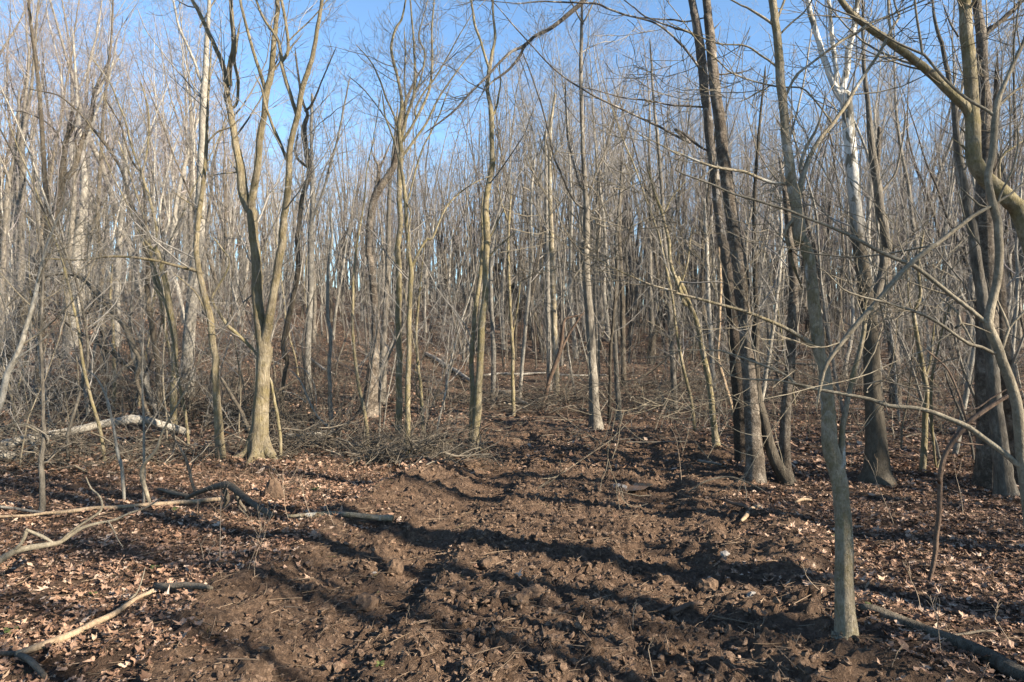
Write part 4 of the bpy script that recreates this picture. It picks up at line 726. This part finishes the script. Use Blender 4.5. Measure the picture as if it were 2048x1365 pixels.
pile('brush_pile', 'tangled pile of dark twigs between the oak foot and the leaning middle tree', -2.2, 9.5, 1.8, 0.7, 0.32, 330, 1, 0.3, 1.6)
pile('brush_pile', 'low heap of brushwood at the end of the pile by the leaning middle tree', -1.05, 8.8, 0.9, 0.6, 0.3, 170, 2, 0.4, 1.4)
pile('brush_pile', 'wide thicket of broken branches below the long pale log', -5.9, 8.7, 2.4, 0.7, 0.36, 330, 3, 0.3, 1.6)
pile('brush_pile', 'loose branches fallen around the foot of the stem clump', -4.6, 11.9, 1.4, 0.8, 0.4, 150, 4, 0.4, 2.0)
pile('brush_pile', 'dark litter of branches beyond the brush on the left slope', -7.5, 14.5, 3.0, 1.3, 0.5, 200, 5, 0.5, 2.2)
pile('brush_pile', 'slash heap at the head of the track in the centre', 1.2, 16.5, 3.6, 1.6, 0.55, 380, 6, 0.8, 2.6)
pile('brush_pile', 'slash lying on the shaded slope right of the track head', 7.0, 19.0, 4.0, 2.0, 0.5, 300, 7, 0.8, 2.6)

# ------------------------------------------------------------------ small plants
def weed(px, py, hpx, lean, label, seed, fork=3, w=0.0022):
    rng = random.Random(seed); D = hit(px, py); x, y, _ = ray(px, py, D); z = float(G(x, y)); hgt = hpx/FPX*D
    o = link('weed_stalk', None, loc=(x, y, z)); T = Tubes()
    top = np.array([lean/FPX*D, rng.uniform(-.08, .08), hgt*0.62]); bend = np.array([rng.gauss(0, .015), 0, 0])
    pts = [top*t + bend*math.sin(t*3.1) for t in np.linspace(0, 1, 7)]; pts[0] = pts[0] - np.array([0, 0, 0.03])
    T.add(pts, [w*(1-0.3*i/6) for i in range(7)], 5); V, F_ = T.arrays(); link('stem', mesh_from("weed_stem", V, F_, M['weed']), o)
    T = Tubes()
    for k in range(fork):
        d = np.array([rng.gauss(0, .45), rng.gauss(0, .4), 1.0]); d /= np.linalg.norm(d)
        grow(T, rng, tuple(pts[-1 - (k > 2)]), tuple(d), hgt*rng.uniform(0.28, 0.42), w*0.7, 1, 0.02, 3, 0.12, (0.3, 0.7), 0.0009, n=5)
    V, F_ = T.arrays(); link('seed_head', mesh_from("weed_head", V, F_, M['weed']), o); tag(o, label, 'weed')
W = [('c1287,712', 175, 0, 'tallest pale dry stalk with a forked head in the sunlit leaves', 3), ('c1190,690', 60, -3, 'short dry stalk just left of the tallest one', 2), ('c1222,665', 38, 4, 'tiny dry stalk between the short one and the tallest', 2),
     ('c1450,820', 130, 34, 'leaning pair of dry stalks with fluffy tips, left one', 4), ('c1492,845', 140, 26, 'leaning dry stalk with a fluffy tip, right of its pair', 4), ('c1700,480', 120, -8, 'bushy dry weed in front of the small earth stump', 4),
     ('c1835,490', 95, -20, 'dry forked weed at the left edge of the mud', 3), ('c1965,520', 90, -24, 'dry weed just right of the forked one at the mud edge', 3), ('c30,880', 60, 10, 'lone thin straw at the left edge', 2),
     ('f395,1030', 40, 6, 'small dry stalk rising from the mud left of centre', 2), ('f580,430', 36, 0, 'thin upright stalk at the upper left of the mud', 2), ('f1840,1340', 90, -8, 'thin bare stalk in the lower right mud', 2), ('f1715,1060', 48, 3, 'short stalk by the pressed stick', 2),
     ('i1440,1000', 110, -18, 'kinked bare shoot in the shade right of the lichen patched tree', 2), ('i1560,1310', 130, -20, 'bare shoot standing over the bottom right log', 3), ('i2000,1190', 110, -46, 'arching forked shoot at the right edge', 2), ('i1270,1360', 60, -8, 'small shoot at the bottom edge right of the tree foot', 2),
     ('i1290,440', 150, -40, 'tall thin whip shoot before the stout rough tree', 2), ('i1690,400', 130, -10, 'bare whip beside the reddish stem', 2), ('i360,300', 50, -2, 'tiny shoot in the shade left of the lichen patched tree', 2), ('i870,960', 60, -36, 'little arching shoot left of the tree foot', 2),
     ('i870,110', 70, 0, 'thin pale shoot left of the mossy crotch', 2), ('f2000,200', 140, -8, 'tall reddish whip standing on the right side of the track', 2), ('e1200,950', 75, -6, 'bare whip in front of the tall grey tree', 2), ('c460,120', 90, 6, 'thin shoot in the left thicket edge', 3)]
for i, (p, hp, ln, lb, fk) in enumerate(W):
    q = parse(p)[0]; weed(q[0], q[1], hp, ln, lb, 300+i, fk, 0.003 if 'tallest' in lb or 'whip' in lb else 0.002)

def rosette(px, py, label, seed, s=0.07):
    s *= 0.6
    rng = random.Random(seed); D = hit(px, py); x, y, _ = ray(px, py, D); z = float(G(x, y)); V = []; F_ = []
    for k in range(11):
        a = rng.uniform(0, 6.28); L = s*rng.uniform(.6, 1.2); w = L*0.28; c, sn = math.cos(a), math.sin(a); e = rng.uniform(0.1, 0.6)
        b0 = len(V)
        for t, ww in ((0, .15), (.35, .8), (.7, 1.0), (1, .1)):
            for sg in (-1, 1): V.append((c*L*t - sn*w*ww*sg, sn*L*t + c*w*ww*sg, 0.01 + L*e*t - L*0.4*t*t + 0.15*w*ww))
        for q in range(3): F_.append((b0+2*q, b0+2*q+1, b0+2*q+3, b0+2*q+2))
    tag(link('green_plant', mesh_from('green_plant', np.array(V), np.array(F_), M['green'], False), loc=(x, y, z+0.01)), label, 'plant')
for i, (p, lb, s) in enumerate([('c900,712', 'bright green rosette in the sunlit leaves left of the tall stalk', .09), ('c545,855', 'small green plant in the left foreground leaves', .05), ('c1845,235', 'green clump in the grass near the oak foot', .10), ('c1025,365', 'tiny green clump behind the long pale stick', .06),
        ('i925,530', 'small green sprout left of the lichen patched trunk', .04), ('i1120,1040', 'green sprig at the end of the bottom right log', .04), ('c60,1060', 'grassy green patch at the left edge', .07), ('f230,1320', 'little green tuft at the bottom of the mud', .05)]):
    q = parse(p)[0]; rosette(q[0], q[1], lb, 500+i, s)

def stone(name, px, py, s, label, mat, cat, seed, flat=0.6):
    rs = np.random.RandomState(seed); import bmesh
    D = hit(px, py); x, y, _ = ray(px, py, D); bm = bmesh.new(); bmesh.ops.create_icosphere(bm, subdivisions=3, radius=1)
    V = np.array([v.co[:] for v in bm.verts]); F_ = np.array([[v.index for v in f.verts] for f in bm.faces]); bm.free()
    k = 1 + 0.28*perm_noise(V[:, 0]*1.3+seed, V[:, 1]*1.3+V[:, 2], seed) + 0.2*perm_noise(V[:, 0]*3+seed, V[:, 1]*3-V[:, 2]*2, seed+1)
    k = np.clip(k, .7, 1.3); V = V*k[:, None]*np.array([1, .8, flat])*s
    if flat > 1.3: V[:, :2] *= (1 - 0.55*np.clip(V[:, 2:3]/(s*flat), -0.4, 1))
    tag(link(name, mesh_from(name, V, F_, mat, False), loc=(x, y, float(G(x, y))+s*flat*0.35)), label, cat)
def plain(name, c1, c2, sc=30):
    m, nt, b = new_mat(name); n = noise_node(nt, mapping(nt, (1, 1, 1)), sc, 6, .7); nt.links.new(ramp(nt, n.outputs[0], [(.3, c1), (.7, c2)]).outputs[0], b.inputs['Base Color']); bump(nt, b, n.outputs[0], .8, .02); return m
M['stone'] = plain('pale_stone', (.15, .14, .13), (.27, .255, .235)); M['earth'] = plain('earth_lump', (.05, .03, .019), (.14, .094, .061), 45)
for i, (n_, p, s, lb, mt, ct, fl) in enumerate([('stone', 'f1625,235', .09, 'flat grey stone in the dark part of the track', 'stone', 'stone', .3), ('stone', 'i290,683', .035, 'small white stone at the right side of the mud', 'stone', 'stone', .5), ('stone', 'i450,925', .035, 'tan pebble among sunlit leaves left of the tree foot', 'stone', 'stone', .8),
        ('stone', 'f200,745', .018, 'tiny white pebble on the mud left of centre', 'stone', 'stone', .6), ('earth_clod', 'f880,700', .075, 'large round clod in the middle of the sunlit mud', 'earth', 'clod', .8), ('earth_clod', 'f150,900', .085, 'large clod on the left of the mud', 'earth', 'clod', .6),
        ('earth_clod', 'f1140,890', .08, 'flat topped clod by the crossing of the tread marks', 'earth', 'clod', .6), ('earth_clod', 'i190,820', .075, 'clod at the right rim of the mud', 'earth', 'clod', .8), ('earth_clod', 'f1050,960', .06, 'clod just below the flat topped one', 'earth', 'clod', .7),
        ('earth_stump', 'c1600,270', .10, 'dark pointed earth covered stump in the sunlit grass left of the track', 'earth', 'stump', 1.5), ('earth_clod', 'f760,115', .13, 'heap of turned earth where the track passes the middle tree', 'earth', 'clod', .5), ('earth_clod', 'f320,720', .06, 'upright clod in the upper left mud', 'earth', 'clod', 1.1)]):
    q = parse(p)[0]; stone(n_, q[0], q[1], s, lb, M[mt], ct, 40+i, fl)

# shallow puddle in the rut
def puddle():
    q = parse('f1450,225')[0]; D = hit(q[0], q[1]); x, y, _ = ray(q[0], q[1], D); a = np.linspace(0, 2*np.pi, 40, endpoint=False)
    r = 1 + 0.25*perm_noise(np.cos(a)*1.5, np.sin(a)*1.5, 5)
    zz = np.percentile(G(x + (RS.rand(400)-.5)*1.0, y + (RS.rand(400)-.5)*0.3), 42)
    V = np.vstack([[0, 0, 0], np.stack([np.cos(a)*r*0.75, np.sin(a)*r*0.28, 0*a], -1)]); j = np.arange(40)
    m, nt, b = new_mat('muddy_water'); b.inputs['Base Color'].default_value = (.10, .062, .04, 1); b.inputs['Roughness'].default_value = .12; b.inputs['Specular IOR Level'].default_value = 0.5
    tag(link('puddle', mesh_from('puddle', V, np.stack([0*j, 1+j, 1+(j+1) % 40], -1), m), loc=(x, y, zz)), kind='structure')
puddle()

# ------------------------------------------------------------------ background trees
class Proto: pass
def make_proto(seed, mats, hgt, dbh, fork=0, lowlim=0.45, twigr=0.0027, dens=1.0, kids=5, thick=True, lean=0.06):
    rng = random.Random(seed); T = Tubes(); C = Tubes()
    def stem(p, d, L, r0, r1, lowf, sides, nb):
        n = 14; st = L/(n-1); pts = [np.array(p)]; d = np.array(d, float); R = [r0]
        for i in range(n-1):
            d = d + np.array([rng.gauss(0, .055), rng.gauss(0, .055), 0.03]); d /= np.linalg.norm(d); pts.append(pts[-1]+d*st); R.append(r0 + (r1-r0)*((i+1)/(n-1))**0.85)
        Ps, Rs = smooth_line(pts, R, max(0.35, L/30)); T.add(Ps, Rs, sides)
        for k in range(nb):
            t = lowf + (1-lowf)*(k+rng.random())/nb; f = t*(len(Ps)-1); i = min(int(f), len(Ps)-2); q = Ps[i]*(1-(f-i)) + Ps[i+1]*(f-i)
            dd = Ps[i+1]-Ps[i]; dd /= np.linalg.norm(dd)
            big = 1-0.55*(t-lowf)/(1-lowf+1e-6)
            side_dir(C, rng, tuple(q), tuple(dd), L*rng.uniform(0.13, 0.28)*big, max(twigr*1.5, Rs[i]*rng.uniform(.25, .45)), 2, 0.07, kids, 0.15, (0.5, 1.15), twigr)
        # short dead twigs lower down
        for k in range(int(13*dens)):
            i = rng.randrange(3, len(Ps)-2); dd = Ps[i+1]-Ps[i]; dd /= np.linalg.norm(dd)
            side_dir(C, rng, tuple(Ps[i]), tuple(dd), rng.uniform(.5, 1.6), twigr*1.8, 1, 0.02, 4, 0.13, (0.8, 1.4), twigr)
        return Ps, Rs
    d0 = (rng.gauss(0, lean), rng.gauss(0, lean), 1)
    if fork:
        Ps, Rs = stem((0, 0, -0.2), d0, hgt*fork, dbh/2, dbh/2*0.8, .6, 10, int(3*dens)); q = Ps[-1]; a = rng.uniform(0, 6.28)
        for sgn in (-1, 1):
            dd = (math.cos(a)*0.2*sgn, math.sin(a)*0.2*sgn, 1); stem(q, dd, hgt*(1-fork), dbh/2*0.58, twigr*2, .12, 7, int(13*dens))
    else: stem((0, 0, -0.2), d0, hgt, dbh/2, twigr*2, lowlim, 10, int(22*dens))
    Vt, Ft = T.arrays(0.05, seed); k = 1 + 0.45*np.exp(-np.maximum(Vt[:, 2], 0)/0.22); Vt[:, 0] *= k; Vt[:, 1] *= k
    Vc, Fc = C.arrays(); return Vt, Ft, Vc, Fc
rng = random.Random(99)
placed = list(TREES_BUILT)
def free(x, y, dmin):
    return all((x-a)**2 + (y-b)**2 > dmin*dmin for a, b in placed)
#@FOREST
PR = []
specs = [(17, .26, 0, .45, 'pale'), (19, .32, 0, .5, 'grey'), (15, .20, .3, .4, 'pale'), (18, .28, .45, .4, 'grey'), (14, .17, 0, .35, 'brown'), (20, .34, 0, .55, 'grey'),
         (13, .14, 0, .4, 'brown'), (16, .22, .55, .4, 'pale'), (12, .12, 0, .3, 'pale'), (18, .24, 0, .6, 'brown'), (15, .30, .2, .4, 'brown'), (11, .10, .4, .3, 'grey')]
for i, (h_, db, fk, lo, mt) in enumerate(specs):
    Vt, Ft, Vc, Fc = make_proto(700+i, None, h_, db, fk, lo)
    p = Proto(); p.t = mesh_from("forest_trunk", Vt, Ft, M[mt]); p.c = {k: None for k in ('twig', 'twig_pink')}
    for k in p.c: me_ = mesh_from("forest_crown", Vc, Fc, M[k]); p.c[k] = me_
    p.mt = mt; p.fk = fk; p.h = h_; p.db = db; PR.append(p)
def put_tree(x, y, pi, s, rz, pink, label, group, cat='tree', name='forest_tree', tilt=0.05):
    p = PR[pi]; z = float(H(x, y)); o = link(name, None, loc=(x, y, z)); o.rotation_euler = (rng.gauss(0, tilt), rng.gauss(0, tilt), rz); o.scale = (s, s, s)
    link('trunk', p.t, o); link('crown', p.c['twig_pink' if pink else 'twig'], o); tag(o, label, cat, group); return o
SINGLE = []
def describe(x, y, p):
    az = x/y; side = 'on the left hillside' if az < -0.28 else ('on the middle slope' if az < 0.22 else 'in the right hand wood')
    tone = {'pale': 'pale', 'grey': 'grey', 'brown': 'dark'}[p.mt]; form = 'forked' if p.fk else 'straight'; band = 'near' if y < 26 else ('mid distance' if y < 40 else 'far')
    girth = 'stout' if p.db >= .24 else 'slender'
    return f'{girth} {form} {tone} barked bare tree among the {band} trees {side}', f'{band} {form} {girth} {tone} trees {side}'
count = 0; tries = 0; NT = 235
cand = []
while len(cand) < 1700 and tries < 100000:
    tries += 1
    y = math.sqrt(rng.uniform(14.5**2, 112**2)); x = rng.uniform(-0.80, 0.80)*y
    if abs(x - track_c(y)) < 2.0 and y < 19: continue
    if -9.5 < x < -1 and y < 15: continue
    dens = 0.9 if y > 24 else 0.7
    if y > 75: dens *= 0.75
    if x/y > 0.15: dens *= 1.15
    if x/y < -0.2: dens *= 0.8
    if rng.random() > dens/1.2: continue
    if not all((x-a)**2 + (y-b)**2 > (1.05 if y > 25 else 1.7)**2 for a, b in placed): continue
    placed.append((x, y)); cand.append((x, y))
def kmax(az):
    return float(np.interp(az, [-.75, -.55, -.45, -.38, -.08, 0.0, .2, .3, .42, .6], [.75, .7, .52, .27, .27, .45, .5, .42, .36, .6]))
cand.sort(key=lambda c: c[1]); FAR = []
for (x, y) in cand:
    pi = rng.randrange(len(PR)); s = rng.uniform(.82, 1.15); hm = 1.6 + y*kmax(x/y)*rng.uniform(.8, 1.1) - float(H(x, y))
    if x/y < -.25 and y < 26 and pi in (0, 5, 7, 1): pi = rng.choice((3, 4, 6, 8, 9, 11))
    if s*PR[pi].h > hm:
        s = max(0.55, hm/PR[pi].h)
        if y < 25 and s < .7 and rng.random() < 0.6: continue
    pink = (x/y < -0.1 and rng.random() < .7) or rng.random() < .2
    if count < NT:
        lb, gp = describe(x, y, PR[pi]); o = put_tree(x, y, pi, s, rng.uniform(0, 6.28), pink, lb, gp); count += 1
        w_ = gp.split(' '); side = ' '.join(w_[w_.index('trees')+1:]); SINGLE.append((o, x/y, gp.split(' trees')[0].replace('mid distance ', '').replace('near ', '').replace('far ', '') + ' trees, ' + ('mid distance, ' if gp.startswith('mid') else gp.split(' ')[0] + ', ') + side))
    else: FAR.append((x, y, pi, s))
print("individual background trees", count, "far", len(FAR), "to D", cand[count-1][1])
# beyond them: the far wood as one mass, slim poles among it
n0_ = len(FAR)
for _ in range(1500):
    y = math.sqrt(rng.uniform(24**2, 90**2)); x = rng.uniform(-.8, .8)*y
    if x/y < -.1 and rng.random() < 0.45: continue
    FAR.append((x, y, 8 + rng.randrange(3), rng.uniform(.6, 1.25)*min(1.0, (1.6 + y*kmax(x/y) - float(H(x, y)))/9.0)))
far_protos = [make_proto(800+i, None, h_, db, fk, lo, twigr=0.0042, dens=0.42, kids=3) for i, (h_, db, fk, lo, mt) in enumerate(specs[:8])] + [make_proto(820+i, None, 9.5, (.07, .10, .05)[i], 0, .45, twigr=0.0042, dens=0.22, kids=2) for i in range(3)]
POLES = set(FAR[n0_:])
VV = {'t': [], 'c': []}; FF = {'t': [], 'c': []}; nb = {'t': 0, 'c': 0}
for (x, y, pi, s) in FAR:
    Vt, Ft, Vc, Fc = far_protos[pi if pi < 8 or s < 0.001 or (x, y, pi, s) in POLES else pi % 8]; a = rng.uniform(0, 6.28); c, sn = math.cos(a), math.sin(a); Rm = np.array([[c, -sn, 0], [sn, c, 0], [0, 0, 1]])*s
    for k, (V, F_) in (('t', (Vt, Ft)), ('c', (Vc, Fc))):
        VV[k].append(V@Rm.T + np.array([x, y, float(H(x, y))])); FF[k].append(F_ + nb[k]); nb[k] += len(V)
M['far_bark'] = bark("bark_far", (0.06, 0.053, 0.043), (0.20, 0.18, 0.15), (0.62, 0.57, 0.48), vs=0.12, fs=3, bd=0.02, vary=0)
fo = link('far_wood', mesh_from('far_wood', np.concatenate(VV['t']), np.concatenate(FF['t']), M['far_bark'])); tag(fo, 'far off bare wood along the ridge that reads as one mass', 'woodland', kind='stuff')
fc = link('crown', mesh_from('far_wood_crown', np.concatenate(VV['c']), np.concatenate(FF['c']), M['twig_pink']), fo); tag(fc, kind='stuff')

# trees standing right of the picture, whose trunks and crowns shade the track
#@SHADE
n = 0; tries = 0
while n < 90 and tries < 20000:
    tries += 1
    x = rng.uniform(6.5, 42); y = rng.uniform(-16, 26)
    if y > 0 and abs(x) < 0.80*y + 1.5: continue
    edge = -0.53*x + 6.0
    if y < edge: continue
    if not free(x, y, 1.9): continue
    placed.append((x, y)); n += 1
    put_tree(x, y, rng.randrange(len(PR)), rng.uniform(.8, 1.1), rng.uniform(0, 6.28), False, 'bare tree standing outside the right edge of the view', 'trees right of the view')
for (x, y, s, pi) in ((8.0, -0.82, .9, 4), (11, -1.98, 1.0, 0), (7.0, 1.2, 1.0, 7), (9.5, 0.6, 1.0, 1), (14, -4.4, 1.0, 5), (6.2, 2.3, .9, 6), (20, -5.2, 1.0, 1), (8.8, 1.0, .8, 11), (15.5, -3.2, .9, 6)):
    put_tree(x, y, pi, s, rng.uniform(0, 6.28), False, 'bare tree standing outside the right edge of the view', 'trees right of the view')

# ------------------------------------------------------------------ understory saplings and thicket
def sap_proto(seed, hgt, r, mt, arch=0.0):
    rg = random.Random(seed); T = Tubes(); C = Tubes(); n = 12; d = np.array([rg.gauss(0, .12), rg.gauss(0, .12), 1.0]); p = np.array([0, 0, -0.08]); pts = [p]; R = [r]; st = hgt/(n-1)
    for i in range(n-1):
        d = d + np.array([rg.gauss(0, .09)+arch, rg.gauss(0, .09), 0.02]); d /= np.linalg.norm(d); pts.append(pts[-1]+d*st); R.append(r*(1-0.8*(i+1)/(n-1)))
    Ps, Rs = smooth_line(pts, R, 0.25); T.add(Ps, Rs, 7)
    for k in range(13):
        i = rg.randrange(len(Ps)//5, len(Ps)-2); dd = Ps[i+1]-Ps[i]; dd /= np.linalg.norm(dd)
        side_dir(C, rg, tuple(Ps[i]), tuple(dd), rg.uniform(.4, 1.3)*(hgt/4)**0.5, max(.003, Rs[i]*.45), 2 if rg.random() < .4 else 1, 0.06, 4, 0.14, (0.5, 1.1), 0.0022)
    V, F_ = T.arrays(0.04, seed); V2, F2 = C.arrays(); return mesh_from("sapling_stem", V, F_, M[mt]), mesh_from("sapling_twigs", V2, F2, M['twig'])
SP = [sap_proto(900+i, h_, r, mt, ar) + (mt, h_, ar) for i, (h_, r, mt, ar) in enumerate([(4.5, .018, 'pale', 0), (3.2, .012, 'pale', .03), (6, .028, 'mossy', 0), (2.4, .009, 'branch', 0), (5, .022, 'grey', -.03), (7.5, .035, 'pale', 0), (2.0, .008, 'pale', .08), (3.8, .014, 'branch', -.06)])]
n = 0; tries = 0
while n < 270 and tries < 20000:
    tries += 1
    y = 8.2 + 30*rng.random()**1.5; x = rng.uniform(-.78, .78)*y
    if x/y > -0.35 and rng.random() < 0.35: continue
    if y < 9.5 and -5 < x < 4: continue
    if abs(x-track_c(y)) < 1.9 and y < 17: continue
    if not free(x, y, 0.35): continue
    placed.append((x, y)); st_, tw_, mt, hh, ar = SP[rng.randrange(len(SP))]
    o = link('sapling', None, loc=(x, y, float(H(x, y)))); s = rng.uniform(.75, 1.2); o.scale = (s, s, s); o.rotation_euler = (0, 0, rng.uniform(0, 6.28))
    link('stem', st_, o); link('crown', tw_, o); az = x/y
    side = 'on the left slope' if az < -0.28 else ('behind the track' if az < 0.2 else 'in the shaded right wood'); band = 'nearer' if y < 16 else 'farther'
    tone = {'pale': 'pale', 'mossy': 'mossy', 'branch': 'tan', 'grey': 'grey'}[mt]; form = 'bowed' if abs(ar) > .02 else 'upright'; sz = 'small' if hh < 3 else ('middling' if hh < 5 else 'tall')
    tag(o, f'{sz} {form} {tone} sapling in the {band} undergrowth {side}', 'sapling', f'{sz} {form} {tone} saplings {band} {side}'); n += 1
    SINGLE.append((o, x/y, f'{sz} {form} {tone} saplings, {band}, {side}'))
# where only a few look alike, each is told apart by its place in the row
ORD = ['leftmost', 'second', 'third', 'fourth', 'fifth', 'sixth', 'seventh', 'eighth', 'ninth']; NUM = ['', '', 'two', 'three', 'four', 'five', 'six', 'seven', 'eight', 'nine']
kinds = {}
for o, a, t in SINGLE: kinds.setdefault(t, []).append((a, o))
for t, lst in kinds.items():
    lst.sort(key=lambda q: q[0])
    if 2 <= len(lst) <= 9:
        for k, (a, o) in enumerate(lst):
            o['label'] = (ORD[0] if k == 0 else ('rightmost' if k == len(lst)-1 else ORD[k] + ' from left')) + f' of {NUM[len(lst)]} ' + t
# low brush nobody could count
rg = random.Random(5); T = Tubes()
for _ in range(6800):
    y = 11 + 56*rg.random()**1.2; x = rg.uniform(-.8, .8)*y
    if abs(x-track_c(y)) < 2.1 and y < 19: continue
    if perm_noise(x/3.0, y/3.0, 81) < (-0.15 if x/y < -.1 else 0.05): continue
    L = rg.uniform(.4, 1.9); d = (rg.gauss(0, .45), rg.gauss(0, .45), 1.0); m = math.sqrt(sum(q*q for q in d)); d = tuple(q/m for q in d)
    grow(T, rg, (x, y, float(H(x, y))-0.03), d, L, rg.uniform(.003, .009), 1, -0.02, 5, 0.2, (0.4, 1.1), 0.0025, n=6)
V, F_ = T.arrays(); tag(link('undergrowth', mesh_from('undergrowth', V, F_, M['brush'])), 'thin tangled bare undergrowth spread below the trees', 'undergrowth', kind='stuff')
# unseen saplings added beyond the right edge to shade the near right ground
n = 0
for _ in range(120):
    x = rng.uniform(7.0, 17); y = rng.uniform(-5, 12)
    if y > 0 and x < 0.8*y + 1.2: continue
    if y < -0.53*x + 7.0: continue
    st_, tw_, mt, hh, ar = SP[rng.randrange(len(SP))]; o = link('sapling', None, loc=(x, y, 0)); o.rotation_euler = (0, 0, rng.uniform(0, 6.28)); s = rng.uniform(.8, 1.2); o.scale = (s, s, s)
    link('stem', st_, o); link('crown', tw_, o); tag(o, 'unseen sapling added outside the right edge to shade the ground', 'sapling', 'added shade saplings right of the view')
